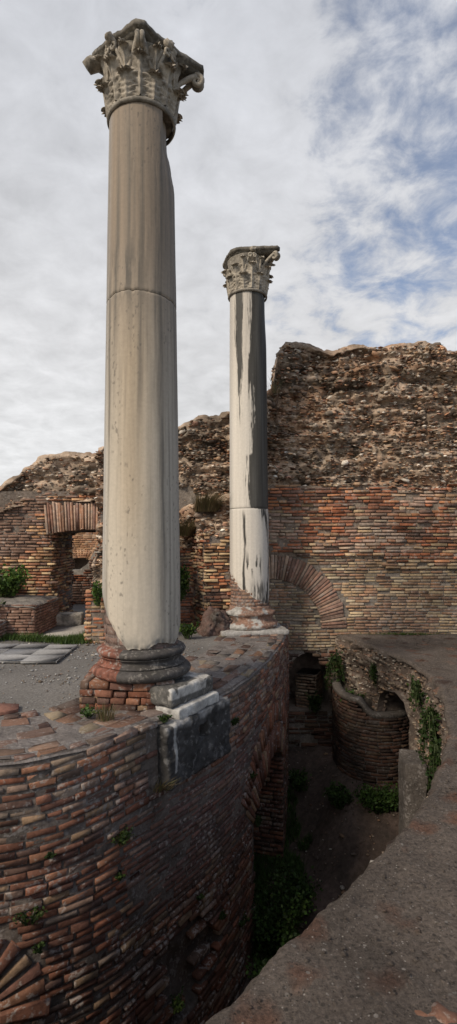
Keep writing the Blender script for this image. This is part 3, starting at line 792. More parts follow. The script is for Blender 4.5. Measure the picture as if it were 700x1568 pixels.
# --- acanthus leaf in local frame: x tangential, y radial (outwards), z up
def acanthus(h, w, rb, z0, th, curl=.11, seed=0, col=(.42, .38, .32), cut=1.0):
    ns_, nt_ = 44, 21
    s = np.linspace(0, 1, ns_); t = np.linspace(-1, 1, nt_)
    S, T = np.meshgrid(s, t, indexing='ij'); S = S.ravel(); T = T.ravel()
    ph_ = S * 5.3 - .9; lob = .60 + .40 * np.abs(np.sin(PI * ph_)) ** .7
    wid = w * (.70 + .42 * np.sin(np.clip(S * 1.15, 0, 1) * PI * .62)) * np.where(S > .74, np.sqrt(np.maximum(1 - ((S - .74) / .27) ** 2, 0.02)), 1) * lob
    x = T * wid
    # climb the bell, then roll outward at the tip
    sc = np.clip((S - .68) / .32, 0, 1); ang = sc * 2.3
    rad = .022 + .040 * S + curl * .62 * (1 - np.cos(ang))
    zz = z0 + h * np.minimum(S, .68) + h * .32 * np.sin(ang) * .62
    rib = .024 * np.exp(-(T / .14) ** 2) + .020 * (np.abs(np.sin(PI * (S * 5.3 - .9 * np.abs(T)))) - .6) * np.clip(np.abs(T) * 3, 0, 1)
    rad = rad + rib - .030 * T * T * (1 - .5 * sc) + .018 * np.abs(T) ** 3 * np.sin(S * 20)
    if cut < 1: keep = S <= cut
    R = rb(zz) + rad
    a = th + x / np.maximum(R, .1)
    P = np.c_[ring_pts(R, a), zz]
    Pi = np.c_[ring_pts(R - .035, a), zz - .0]
    q = gridq(ns_, nt_)
    if cut < 1:
        k = keep[q].all(1); q = q[k]
    tone = 1 + .25 * fbm(P * 9 + seed, 3, 5)
    deep = np.clip(rib / .03, -.6, 1)
    c = np.array(col) * (tone)[:, None]
    n = len(P)
    m = MB(); m.add(P, q, None, c); m.add(Pi, q[:, ::-1], None, c * .8)
    # rim strips
    b = []
    for i in range(ns_ - 1):
        for j in (0, nt_ - 1): b.append((i * nt_ + j, (i + 1) * nt_ + j, n + (i + 1) * nt_ + j, n + i * nt_ + j))
    for j in range(nt_ - 1): b.append(((ns_ - 1) * nt_ + j, (ns_ - 1) * nt_ + j + 1, n + (ns_ - 1) * nt_ + j + 1, n + (ns_ - 1) * nt_ + j))
    if cut >= 1: m.q.append(np.array(b))
    # drilled eyes between the lobes
    return m

def tube(mb, pts, rad, col, k=8, flat=1.0):
    pts = np.array(pts, float); n = len(pts); rad = np.broadcast_to(np.asarray(rad, float), (n,))
    t = np.gradient(pts, axis=0); t /= np.maximum(np.linalg.norm(t, axis=1, keepdims=True), 1e-9)
    up_ = np.tile(np.array([[0.13, .21, .97]]), (n, 1)); a = np.cross(t, up_); a /= np.maximum(np.linalg.norm(a, axis=1, keepdims=True), 1e-9); b = np.cross(t, a)
    ph = np.linspace(0, 2 * PI, k, endpoint=False)
    P = pts[:, None] + rad[:, None, None] * (np.cos(ph)[None, :, None] * a[:, None] + flat * np.sin(ph)[None, :, None] * b[:, None])
    mb.add(P.reshape(-1, 3), gridq(n, k)if False else np.concatenate([[[i * k + j, i * k + (j + 1) % k, (i + 1) * k + (j + 1) % k, (i + 1) * k + j] for j in range(k)] for i in range(n - 1)]), None, col)
    mb.add(np.vstack([P[-1], pts[-1]]), None, [[j, (j + 1) % k, k] for j in range(k)], col)
    mb.add(np.vstack([P[0], pts[0]]), None, [[(j + 1) % k, j, k] for j in range(k)], col)

def volute(th, rb, z0, z1, reach, side, col, size=.06):
    """scroll climbing from the bell and curling under the abacus corner"""
    m = MB(); pts = []; rr = []
    a0 = th + side * .32
    for k in np.linspace(0, 1, 12):
        z = z0 + (z1 - z0) * k * .95; a = a0 + (th + side * .05 - a0) * k ** .8
        R = rb(np.array([z]))[0] + .03 + (reach - rb(np.array([z]))[0] - .06) * k ** 2.2
        pts.append((*ring_pts(R, a), z)); rr.append(.018 + .012 * k)
    cz = z1 - size * .9; cR = reach - size * .25; e = ring_pts(1.0, th + side * .05)
    for k in np.linspace(0, 1, 26):
        an = PI * .6 - k * 2 * PI * 1.55; sr = size * (1 - .82 * k)
        R = cR + math.cos(an) * sr; z = cz + math.sin(an) * sr
        pts.append((e[0] * R, e[1] * R, z)); rr.append(.028 * (1 - .5 * k))
    tube(m, pts, rr, col, 7)
    return m

def capital(parent, z0, H, rneck, rot, reach, col, broken, leafcol):
    """reach: 4 corner distances; rot: angle of the first corner (0 faces -y)"""
    cap = None
    rb = lambda z: rneck * .93 + .06 * np.clip((np.asarray(z) - z0) / H, 0, 1) ** 3.2 + .015 * np.clip((np.asarray(z) - z0) / H, 0, 1)
    mb = MB()
    prof = [(0, z0 + .0), (rneck * .95, z0)] + [(float(rb(z)), z) for z in np.linspace(z0 + .02, z0 + H * .86, 14)] + [(0, z0 + H * .86)]
    lathe(mb, prof, 72, lambda th, z: np.array(col) * .72 * (1 + .2 * fbm(np.c_[th * 3, z * 8, th * 0], 3, 2))[:, None], .006)
    cap = mb.build('capital', M['marble_rough'], parent, True)
    mb = MB()
    lathe(mb, torus_prof(rneck - .002, z0 - .045, z0 + .005, .022), 96, lambda th, z: np.array(col) * (.75 + .3 * fbm(np.c_[th * 3, z * 8, th * 0], 3, 2))[:, None], .004)
    mb.build('neck_ring', M['marble_rough'], cap, True)
    for row, (n, h, w, zz, cu) in enumerate(((8, H * .40, .128, z0 + .0, .058), (8, H * .64, .112, z0 + .0, .068), (8, H * .84, .070, z0 + .0, .075))):
        for k in range(n):
            th = rot + (k + (0.5 if row != 1 else 0)) * 2 * PI / n
            thn = (th + PI) % (2 * PI) - PI
            cut = broken(row, thn)
            if cut <= 0: continue
            m = acanthus(h * random.uniform(.95, 1.04), w, rb, zz + (.015 if row else 0), th, cu, k + row * 9, np.array(leafcol) * random.uniform(.85, 1.1), cut)
            m.build('acanthus_leaf', M['marble_rough'], cap, True)
    for k in range(4):
        th = rot + k * PI / 2
        if k == 3 and reach[3] == .48:
            m = MB(); e = ring_pts(.47, th); rocks(m, np.array([[e[0], e[1], z0 + H * .90]]), np.array([.095]), np.array([col]) * .8, .8, 1); m.build('broken_horn', M['marble_rough'], cap, True)
        elif reach[k] > .40:
            for sd in (-1, 1):
                volute(th, rb, z0 + H * .45, z0 + H * .86, reach[k] - .05, sd, np.array(leafcol) * .95).build('volute', M['marble_rough'], cap, True)
        # small inner scrolls meeting at the middle of each side
        tm = th + PI / 4
        if broken(2, (tm + PI) % (2 * PI) - PI) > 0:
            for sd in (-1, 1):
                m = MB(); pts = []; rr = []
                for q_ in np.linspace(0, 1, 10):
                    z = z0 + H * (.45 + .30 * q_); a = tm + sd * (.34 - .20 * q_); R = float(rb(z)) + .035 + .02 * q_
                    pts.append((*ring_pts(R, a), z)); rr.append(.017)
                zc = z0 + H * .76; ac = tm + sd * .09; R = float(rb(zc)) + .065
                for q_ in np.linspace(0, 1, 18):
                    an = PI * .9 - sd * 0 - q_ * 2 * PI * 1.2; s_ = .042 * (1 - .75 * q_)
                    pts.append((*ring_pts(R, ac + sd * (-math.cos(an)) * s_ / R * -1), zc + math.sin(an) * s_)); rr.append(.014)
                tube(m, pts, rr, leafcol, 6); m.build('helix', M['marble_rough'], cap, True)
            m = MB(); e = ring_pts(rneck * 1.16, tm); P = np.array([[e[0], e[1], z0 + H * .91]])
            rocks(m, np.repeat(P, 3, 0) + rng.normal(0, .02, (3, 3)), np.array([.05, .045, .04]), np.tile(np.array(leafcol), (3, 1)), .9, 1)
            m.build('fleuron', M['marble_rough'], cap, True)
    # abacus: concave sides between the four horns
    mb = MB(); nseg = 22; lays = [(.80, z0 + H * .845), (.93, z0 + H * .89), (.93, z0 + H * .915), (1.0, z0 + H * .925), (1.0, z0 + H), (.96, z0 + H + .008)]
    out = []
    for k in range(4):
        a0 = rot + k * PI / 2; a1 = a0 + PI / 2; r0 = reach[k]; r1 = reach[(k + 1) % 4]
        c0 = ring_pts(r0, a0); c1 = ring_pts(r1, a1); mid = ring_pts(rneck * 1.17, (a0 + a1) / 2)
        t0 = np.array([math.cos(a0), math.sin(a0)]) * .045; t1 = np.array([math.cos(a1), math.sin(a1)]) * .045
        c0 = c0 + t0; c1 = c1 - t1
        for t in np.linspace(0, 1, nseg):
            lin = c0 * (1 - t) + c1 * t; b_ = mid - (c0 + c1) / 2
            out.append(lin + b_ * (1 - (2 * t - 1) ** 2))
    out = np.array(out); n = len(out); nr = 6
    rows = [np.c_[out * 0.15, np.full(n, lays[0][1])]] + [np.c_[out * f, np.full(n, z)] for f, z in lays] + [np.c_[out * .5, np.full(n, lays[-1][1] + .006)], np.c_[out * .02, np.full(n, lays[-1][1] + .008)]]
    G = np.stack(rows, 1).reshape(-1, 3)
    G = G + .016 * np.stack([fbm(G * 7, 3, 61), fbm(G * 7, 3, 62), fbm(G * 7, 3, 63)], 1) + .008 * np.stack([fbm(G * 22, 2, 64), fbm(G * 22, 2, 65), fbm(G * 22, 2, 66)], 1)
    mb.add(G, gridq(n, len(rows), closed=True), None, np.array(col) * .42 * (1 + .6 * fbm(G * 5, 3, 9))[:, None])
    mb.build('abacus', M['marble_rough'], cap, False)
    return cap

def repair_bricks(parent, r, z0, z1, name='brick_repair', th0=-PI, th1=PI, pal=PAL_BRN, pitch=.075):
    mb = MB(); f = lambda u, v, n: np.c_[ring_pts(r + n, u / r), v]
    lathe(mb, [(0, z0), (r - .008, z0), (r - .008, z1), (0, z1)], 96, None, .004)
    mb.c = [np.tile(np.array([.17, .13, .115]), (len(a), 1)) for a in mb.v]
    brick_field(mb, f, r * th0, r * th1, z0 + .005, z1 - .05, pitch, .09, .19, pal, None, None, gap=.24, prot=(.0, .008), jit=.002, ch=.006, seed=21, depth=.03)
    return mb.build(name, M['brick_near'], parent)

# ---- nearer column
C1 = np.array([-.87, 5.30])
c1 = empty('marble_column', (*C1, TZ), 'tall grey-brown streaked marble column, the nearer one, standing above the dark block', 'column', 'marble columns with carved capitals')
zs0, zs1 = .56, 5.73; CR = 3.90                                   # local heights (from the terrace)
def r1(th, z):
    t = (z - zs0) / (zs1 - zs0); r = .388 - .072 * t ** 1.25
    # slab broken off the upper right, worn foot
    k = sstep(.72, 1.0, th + .12 * fbm(np.c_[z * 3, z * 0, z * 0], 2, 5)) * (1 - sstep(2.2, 2.6, th)) * sstep(4.95, 5.6, z + .08 * fbm(np.c_[z * 9, th * 3, z * 0], 2, 6))
    r = r - .075 * k
    P = np.c_[np.sin(th) * 2.2, np.cos(th) * 2.2, z]
    r = r + .0025 * fbm(P * 1.5, 3, 4) - .006 * np.clip(fbm(P * np.array([5, 5, 3]), 3, 8) - .35, 0, 1)
    r = r - .012 * (1 - sstep(.0, .05, z - foot1(th))) * (.4 + .6 * sstep(.0, .4, fbm(P * 6, 3, 17) + .2))
    # edge of the joint is chipped
    r = r - .008 * np.exp(-((z - crack1(th)) / .012) ** 2) * (1 + fbm(P * 5, 2, 5))
    return r
def foot1(th):
    base = np.interp(th, [-3.2, -2.2, -1.55, -1.15, -.75, -.45, -.2, .3, .9, 1.5, 2.4, 3.2], [1.15, 1.25, 1.12, 1.0, .80, .64, .585, .56, .60, .66, .9, 1.15])
    return base + .05 * n1(th * 1.7, 6) + .022 * n1(th * 4.3, 8) + .006 * n1(th * 19, 9)
def crack1(th): return CR + .028 * np.cos(th * 1.0) + .03 * n1(th * 3, 3) + .008 * n1(th * 14, 4)
def col1(th, z):
    P = np.c_[th, z * .0, th * 0]
    s1 = fbm(np.c_[th * 3.1 + .5 * n1(z * .6, 5), z * .30, th * 0], 5, 2, .62); s2 = fbm(np.c_[th * 8.3 + .35 * n1(z * .9, 12), z * .25 + .3 * n1(th * 2.1, 13), th * 0 + 3], 6, 9, .75)
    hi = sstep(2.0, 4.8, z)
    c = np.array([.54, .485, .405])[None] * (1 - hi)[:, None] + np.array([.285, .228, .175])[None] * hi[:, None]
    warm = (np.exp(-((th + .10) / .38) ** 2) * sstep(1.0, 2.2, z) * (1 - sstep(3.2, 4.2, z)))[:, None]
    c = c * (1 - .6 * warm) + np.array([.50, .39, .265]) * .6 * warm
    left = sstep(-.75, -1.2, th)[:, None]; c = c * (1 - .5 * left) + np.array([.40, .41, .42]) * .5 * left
    g = np.zeros_like(th)
    for tc_, w_, a_, zlo, zhi in ((-.86, .05, .55, .3, 4.5), (.33, .06, .45, .9, 3.8), (.70, .07, .65, .3, 5.8), (.93, .04, .55, .3, 5.5), (1.15, .10, .5, .3, 5.8), (.12, .05, .4, 2.7, 5.9), (-.52, .05, .3, 3.0, 5.9), (.5, .03, .5, 3.6, 4.6), (-.30, .05, .3, 4.4, 5.9)):
        m = np.exp(-((th - tc_ - .09 * n1(z * .7 + tc_ * 9, 4)) / (w_ * (1.3 + .9 * n1(z * .9 + tc_ * 5, 7)))) ** 2) * sstep(zlo - .3, zlo + .5, z) * (1 - sstep(zhi - .5, zhi, z))
        g = np.maximum(g, a_ * m * (1 + .8 * s2))
    g = np.clip(g * .72 * np.clip(.75 + 1.2 * s1, .15, 1.3) + (.7 + .5 * hi) * np.clip(s1, 0, 1) + (.5 + .5 * hi) * np.clip(s2, 0, 1), 0, .85)[:, None]
    c = c * (1 - g) + np.array([.135, .122, .105]) * g
    blot = 1.1 * sstep(-.08, .22, fbm(np.c_[th * 5, z * 2.2, th * 0], 5, 33, .65)) * np.exp(-((z - 4.12) / .26) ** 2) * .8 * np.exp(-((th + .35) / .55) ** 2)
    pits = .55 * sstep(.50, .60, fbm(np.c_[th * 16, z * 26, th * 0], 2, 35)) * sstep(.0, .3, fbm(np.c_[th * 2, z * 1.1, th * 0], 2, 36))
    blot = np.maximum(blot, pits)[:, None]
    c = c * (1 - blot) + np.array([.10, .092, .082]) * blot
    lo = (np.exp(-((z - foot1(th)) / .10) ** 2) * .6 * sstep(-.1, .4, fbm(np.c_[th * 6, z * 6, th * 0], 3, 44) + .1))[:, None]
    c = c * (1 - lo) + np.array([.20, .20, .19]) * lo
    return np.clip(c, .02, .9)
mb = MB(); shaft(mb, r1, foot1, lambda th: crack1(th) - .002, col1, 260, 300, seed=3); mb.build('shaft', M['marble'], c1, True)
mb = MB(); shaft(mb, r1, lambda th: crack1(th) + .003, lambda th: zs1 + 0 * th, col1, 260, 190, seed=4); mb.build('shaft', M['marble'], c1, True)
repair_bricks(c1, .362, .50, 1.3, pal=[(.21, .14, .115), (.18, .12, .10), (.24, .165, .135)], pitch=.09)
# moulded base: brick-built on the left, grey marble on the right
prof = [(.30, .26)] + torus_prof(.415, .262, .375, .075) + [(.430, .378), (.43, .392), (.40, .405), (.39, .43), (.40, .452), (.415, .458), (.415, .468)] + torus_prof(.395, .470, .545, .045) + [(.38, .556), (.30, .57)]
gm = lambda th, z: np.array([.085, .078, .074]) * (1 + .55 * fbm(np.c_[th * 4, z * 12, th * 0], 4, 3))[:, None]
rm = lambda th, z: np.array([.20, .085, .06]) * (1 + .6 * fbm(np.c_[th * 9, z * 18, th * 0], 4, 5))[:, None]
mb = MB(); lathe(mb, prof, 110, gm, .006, 3, -.33, 2.4); b1 = mb.build('base', M['marble_rough'], c1, True)
prof2 = [(a - .006, b) for a, b in prof]
mb = MB(); lathe(mb, prof2, 130, rm, .016, 8, 2.4 - 2 * PI, -.33); mb.build('base', M['brick_near'], c1, True)
# plinth: marble slab to the right, bricks to the left
mb = MB()
stone_block(mb, .66, .80, .17, .012, (.40, .385, .36), 14, .018, .03, colf=lambda P, c: np.where((fbm(P * 4, 3, 3) + .35 * (P[:, 2] < .0) > .12)[:, None], c * .30, c * 1.2))
pl = mb.build('plinth', M['marble_rough'], c1, True); pl.location = (.21, -.05, .150); pl.rotation_euler = (0, 0, krz)
mb = MB()
for k, zz in enumerate((.03, .098, .166, .232)):
    pm = lambda u, v, n, ang=0: None
    for (ax, ay, bx, by) in ((-.56, .35, -.52, -.36), (-.52, -.36, .12, -.42), (.12, -.42, .4, -.3)):
        L = math.hypot(bx - ax, by - ay); dx, dy = (bx - ax) / L, (by - ay) / L
        brick_field(mb, plane_map(ax, ay, dx, dy), 0, L, zz - .03, zz - .029, .07, .10, .22, PAL_NEAR, None, None, gap=.12, prot=(-.006, .008), jit=.003, ch=.005, seed=30 + k, depth=.22)
box(mb, (-.2, .0, .125), (.62, .66, .25), 0, (.17, .14, .125), .02, .004)
mb.build('plinth_bricks', M['brick_near'], c1)
def brk1(row, th):
    if row == 1 and abs(th + 2.3) < .4: return .5
    return 1.0
capital(c1, zs1 + .03, .60, .322, math.radians(7), [.46, .62, .5, .48], (.36, .325, .275), brk1, (.40, .355, .295))

# ---- farther column
C2 = np.array([.37, 9.25])
c2 = empty('marble_column', (*C2, TZ), 'whiter marble column with long black stains, the farther one by the back wall', 'column', 'marble columns with carved capitals')
y0_, y1_ = .46, 5.80; CR2 = 2.12
def r2(th, z):
    t = (z - y0_) / (y1_ - y0_); P = np.c_[np.sin(th) * 2.2, np.cos(th) * 2.2, z]
    r = .345 - .032 * t ** 1.2 + .003 * fbm(P * 1.4, 3, 24) - .006 * np.exp(-((z - CR2) / .02) ** 2)
    return r - .02 * sstep(.8, 1.3, th) * sstep(4.8, 5.6, z) - .012 * (1 - sstep(0, .1, z - foot2(th)))
def foot2(th):
    return np.interp(th, [-3.2, -1.6, -1.2, -.8, -.5, -.2, .2, .6, 1.2, 2.4, 3.2], [1.0, .98, .92, .86, .74, .70, .60, .50, .48, .7, 1.0]) + .02 * n1(th * 4, 66)
def col2(th, z):
    q = np.c_[th * 4, z * .9, th * 0]; e = .20 * fbm(q * 1.8, 4, 3) + .17 * fbm(q * np.array([5, 3, 1]), 4, 4) + .10 * fbm(q * np.array([16, 12, 1]), 3, 5)
    c = np.array([.66, .615, .55])[None] * (1 + .10 * fbm(np.c_[th * 12, z * .6, th * 0], 3, 9))[:, None]
    # black crust: right-hand sheet, running left near the top, and a thin run below the joint
    x = th
    lo_edge = np.interp(z, [0, .6, 1.2, 1.75, 2.1, 2.13, 2.5, 2.8, 3.0, 3.05, 3.6, 4.1, 4.6, 5.3, 5.9], [.75, .8, 1.2, 1.0, .62, -.02, -.12, -.10, -.05, .08, .12, .12, .0, .04, .05])
    hi_edge = np.interp(z, [0, .6, 1.2, 1.75, 2.1, 2.13, 2.8, 3.3, 5.9], [1.5, 1.25, 1.35, 1.3, 1.0, 1.45, 1.5, 1.6, 1.9])
    a = sstep(-.04, .07, x - lo_edge + e) * sstep(-.06, .08, hi_edge - x + e)
    a = np.maximum(a, .55 * sstep(.0, .25, e + .1) * sstep(-.35, .1, x - lo_edge) * sstep(1.4, 1.9, z))
    hole = sstep(.0, .08, .20 - np.abs(x - .05 - .1 * e) + .4 * e - .25 * sstep(4.9, 4.2, z)) * sstep(4.1, 4.4, z)
    a = a * (1 - .0 * hole)
    b = sstep(-.03, .05, .07 - np.abs(x + .33 + .12 * n1(z * 1.2, 7)) + .35 * e) * (1 - sstep(1.9, 2.15, z)) * sstep(.7, .9, z + .3)
    b2 = sstep(-.05, .06, .03 + .20 * sstep(3.9, 4.9, z) - np.abs(x + .50 + .1 * n1(z * 1.2, 9)) + .6 * e) * sstep(3.4, 3.8, z)
    d = sstep(.05, .15, fbm(np.c_[th * 9, z * 4, th * 0], 3, 14)) * sstep(-.45, -.2, x) * (1 - sstep(.5, .7, x)) * np.exp(-((z - 1.15) / .17) ** 2)
    f = sstep(0, .12, e + .05) * (1 - sstep(.75, 1.0, z)) * sstep(-.1, .2, x)
    k = np.clip(np.maximum.reduce([a, b, b2, d, f * .9]), 0, 1)[:, None] * .93
    lf = sstep(-.8, -1.3, th)[:, None] * .45
    c = c * (1 - lf) + np.array([.36, .36, .36]) * lf
    up_ = (sstep(3.6, 5.4, z) * .35)[:, None]; c = c * (1 - up_) + np.array([.34, .30, .26]) * up_
    dk = np.array([.033, .033, .031]) * (1 + 1.2 * fbm(np.c_[th * 10, z * 1.2, th * 0], 4, 19))[:, None]
    return np.clip(c * (1 - k) + dk * k, .01, .9)
mb = MB(); shaft(mb, r2, foot2, lambda th: CR2 - .004 + 0 * th, col2, 240, 170); mb.build('shaft', M['marble'], c2, True)
mb = MB(); shaft(mb, r2, lambda th: CR2 + .005 + 0 * th, lambda th: y1_ + 0 * th, col2, 240, 300); mb.build('shaft', M['marble'], c2, True)
repair_bricks(c2, .335, .40, 1.05, pal=[(.28, .16, .115), (.24, .14, .10), (.32, .21, .15)], pitch=.06)
profb = [(.30, .06)] + torus_prof(.43, .06, .18, .07) + [(.43, .19), (.40, .205), (.385, .25), (.40, .28)] + torus_prof(.39, .285, .37, .045) + [(.37, .385), (.36, .44), (.3, .45)]
def bc(th, z):
    k = sstep(.0, .12, fbm(np.c_[th * 3, z * 9, th * 0], 4, 3) + .20 * np.cos(th * 1 + 1.8))[:, None]
    return np.array([.25, .15, .11]) * (1 - k) + np.array([.40, .39, .37]) * k
mb = MB(); lathe(mb, profb, 130, bc, .022, 3); mb.build('base', M['marble_rough'], c2, True)
mb = MB(); stone_block(mb, 1.16, 1.0, .09, .012, (.36, .345, .325), 5, .03, .02); o = mb.build('plinth', M['marble_rough'], c2, True); o.location = (0, 0, .03); o.rotation_euler = (0, 0, math.radians(10))
def brk2(row, th):
    return .0 if (row == 2 and th < -.9) else 1.0
capital(c2, y1_ + .03, .68, .325, math.radians(45 + 10), [.63, .55, .5, .40], (.36, .325, .275), brk2, (.42, .375, .31))
for o in list(c2.children): pass
c2.rotation_euler = (0, math.radians(-.35), 0)

# ------------------------------------------------------------------ back wall, tall right-hand part
WY = 10.0
WX0 = .55
def xz(x, y, n): return np.stack([x, WY - n, y + 0 * x], -1)         # u=x, v=z, n towards the camera
def top_right(x):
    e = np.interp(x, [.0, .74, .86, .93, .98, 1.1, 1.4, 1.9, 2.4, 3.0, 3.6, 4.0, 4.2, 5, 7, 9], [4.4, 4.55, 4.60, 5.25, 5.42, 5.50, 5.52, 5.44, 5.52, 5.50, 5.56, 5.52, 5.40, 5.3, 5.45, 5.2])
    return e + .05 * n1(x * 2.2, 5) + .025 * n1(x * 9, 6)
bw = empty('back_wall', (4.5, WY, 0), 'tallest ruined wall behind the pit, orange brick below, craggy rubble above, blocked arch', 'wall')
def wpart(m_, name, mat, sm=False, parent=bw):
    o = m_.build(name, mat, parent, sm); l = parent.location; o.location = (-l[0], -l[1], -l[2]); return o
mb = MB(); rubble_body(mb, xz, WX0, 9.4, lambda x: 2.70 + .06 * n1(x * 3, 2), top_right, 1.3, .030, .15, 210, (.018, .050), 5)
# ledges and fallen-out band of the rubble
wpart(mb, 'rubble_core', M['rubble'])
AX, AZ, A0, A1 = .82, .10, .93, 1.42
def wmask(x, z):
    r = np.hypot(x - AX, z - AZ)
    return ~((r > A0 - .01) & (r < A1 + .015) & (x > AX - .2) & (z > AZ))
NX, NZ, NR = 1.53, -1.03, .43                                         # low arched niche in the pit
def niche(x, z): return (np.abs(x - NX) < NR) & (z > -1.45) & (z < NZ + np.sqrt(np.maximum(NR ** 2 - (x - NX) ** 2, 0)) * 1.1 + .2)
def wcol(x, z, c):
    k = sstep(1.55, 1.35, z + .25 * n1(x * 1.1, 3) + .12 * n1(z * 3, 4))        # paler, tan courses in the lower part
    tan = np.array(PAL_TAN)[rng.integers(0, len(PAL_TAN), len(x))] * rng.uniform(.8, 1.15, (len(x), 1))
    kk = (rng.random(len(x)) < k)[:, None]
    c = np.where(kk, tan, c)
    pt = fbm(np.stack([x * .9, z * 1.6, x * 0], 1), 3, 91)
    c = c * (1 + .5 * pt)[:, None]
    br = (sstep(.05, .3, fbm(np.stack([x * .7 + 5, z * 1.2, x * 0], 1), 3, 97)) * .6 * (x > 2.2) * (z < 2.1))[:, None]
    c = c * (1 - br) + np.array([.23, .135, .095]) * br
    wh = (sstep(.05, .35, fbm(np.stack([x * 1.1 + 2, z * 1.5, x * 0], 1), 3, 133)) * (z > 1.5) * .55 * (rng.random(len(x)) < .8))[:, None]
    c = c * (1 - wh) + np.array([.42, .36, .30]) * wh
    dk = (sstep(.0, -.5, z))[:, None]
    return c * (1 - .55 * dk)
zoneu = lambda x, z: wmask(x, z) & (z > 1.47 + .05 * n1(x * 1.4, 2) - .25 * sstep(2.9, 3.0, x))
zonel = lambda x, z: wmask(x, z) & ~(z > 1.47 + .05 * n1(x * 1.4, 2) - .25 * sstep(2.9, 3.0, x)) & ~niche(x, z)
mb = MB()
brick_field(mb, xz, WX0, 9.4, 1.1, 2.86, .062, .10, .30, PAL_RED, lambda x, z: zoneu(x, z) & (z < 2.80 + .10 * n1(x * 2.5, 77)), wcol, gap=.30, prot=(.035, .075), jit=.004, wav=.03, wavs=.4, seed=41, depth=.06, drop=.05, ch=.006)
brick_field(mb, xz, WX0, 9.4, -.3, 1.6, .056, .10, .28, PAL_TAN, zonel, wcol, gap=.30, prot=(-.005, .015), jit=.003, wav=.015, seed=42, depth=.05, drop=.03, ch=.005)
wpart(mb, 'brick_facing', M['brick_far'])
mb = MB()
brick_field(mb, xz, .9, 2.4, -2.5, -.27, .075, .12, .34, PAL_PIT, lambda x, z: ~niche(x, z), None, gap=.33, prot=(-.01, .05), jit=.006, wav=.04, seed=43, depth=.06, drop=.08, ch=.008)
wpart(mb, 'brick_facing', M['brick_pit'])
mb = MB()
backing(mb, xz, WX0, 9.4, 1.46, 2.80, .035, None, .03, .020, (.24, .19, .15))
backing(mb, xz, WX0, 9.4, -3.0, 1.6, .035, lambda x, z: ~niche(x, z), .012, -.012, (.22, .19, .16))
wpart(mb, 'mortar_bed', M['mortar'])
mb = MB(); voussoirs(mb, xz, AX, AZ, A0, A1, -.12, 1.56, .047, [(.26, .15, .11), (.23, .135, .10), (.29, .19, .14), (.21, .13, .10), (.33, .24, .18)], gap=.2, prot=.035, jit=.004, ch=.006, depth=.05)
wpart(mb, 'arch', M['brick_far'])
mb = MB(); xs = np.linspace(-1, 1, 17); pts = [(NX - NR, -1.45)] + [(NX + NR * k * .999, NZ + .2 + math.sqrt(max(NR ** 2 - (NR * k) ** 2, 0)) * 1.1) for k in xs] + [(NX + NR, -1.45), (NX - NR, -1.45)]
pts = np.array(pts); nd = 8; D = np.tile(np.linspace(.01, -.88, nd), len(pts)); XX = xz(np.repeat(pts[:, 0], nd), np.repeat(pts[:, 1], nd), D)
XX += .03 * np.stack([fbm(XX * 4, 3, 50), fbm(XX * 4, 3, 51), fbm(XX * 4, 3, 52)], 1)
mb.add(XX, gridq(len(pts), nd), None, (.20, .16, .13))
W = xz(pts[:, 0], pts[:, 1], np.full(len(pts), -.87)); mb.add(np.vstack([W, W.mean(0)]), None, [[k, k + 1, len(pts)] for k in range(len(pts) - 1)], (.18, .14, .12))
wpart(mb, 'niche', M['rubble'])
mb = MB(); pf = plane_map(-.20, -.16, 1, 0); ps = plane_map(.2, -.16, 0, 1); ps2 = plane_map(-.2, .3, 0, -1)
for f_, L in ((pf, .4), (ps, .46), (ps2, .46)): brick_field(mb, f_, 0, L, 0, .64, .06, .1, .22, [(.30, .20, .13), (.24, .15, .10), (.35, .26, .18)], None, None, prot=(0, .012), jit=.003, seed=50, depth=.1, ch=.005)
box(mb, (0, .07, .325), (.40, .46, .65), 0, (.2, .17, .14), .01)
o = mb.build('brick_pier', M['brick_pit']); o.location = (1.55, 10.32, -1.45); o.rotation_euler = (0, 0, math.radians(-24))
tag(o, 'small pale brick pier standing inside the low arched niche at the back of the pit', 'pier')

# round brick wall in the pit
AP = Path([(3.55, 9.6), (3.25, 9.05), (3.02, 8.72), (2.72, 8.55), (2.42, 8.53), (2.12, 8.68), (1.94, 8.95), (1.88, 9.3), (1.92, 9.75), (2.0, 10.1)], side=-1)
ap = empty('round_brick_wall', (2.5, 8.6, -2.3), 'low rounded brick wall with a grey mortar rim in the pit', 'wall')
def apmap(u, v, n): return AP.map(u, v, n)
aptop = lambda u: -1.02 + .0 * u + .20 * sstep(1.75, 2.05, u) - .0
mb = MB(); brick_field(mb, apmap, 0, AP.L, -2.6, -.86, .056, .12, .26, PAL_PIT, lambda u, v: v < aptop(u) - .07, lambda u, v, c: .78 * np.where(((fbm(np.stack([u * 2, v * 3, u * 0], 1), 2, 7) > .15) & (u < 1.3) & (v < -1.6))[:, None], c * 1.7 + .03, c), gap=.26, prot=(0, .014), jit=.003, wav=.01, seed=51, depth=.05, ch=.006)
wpart(mb, 'brick_facing', M['brick_pit'], parent=ap)
mb = MB(); backing(mb, apmap, 0, AP.L, -2.8, -1.09, .05, None, .01, -.012, (.13, .11, .10)); 
us = np.linspace(0, AP.L, 90); pr = [(-.02, -.10), (.012, -.06), (.016, -.015), (.0, .0), (-.07, .008), (-.14, .0), (-.15, -.3)]
U = np.repeat(us, len(pr)); nn_ = np.tile([a for a, b in pr], 90); zz = aptop(U) + np.tile([b for a, b in pr], 90)
mb.add(apmap(U, zz + .012 * n1(U * 6, 3), nn_), gridq(90, len(pr)), None, (.115, .10, .088))
Gt = MB()
wpart(mb, 'mortar_rim', M['mortar'], True, ap)
mb = MB(); cen = np.array([2.75, 9.5]); th_ = AP.xy(us) - AP.nn(us) * .15
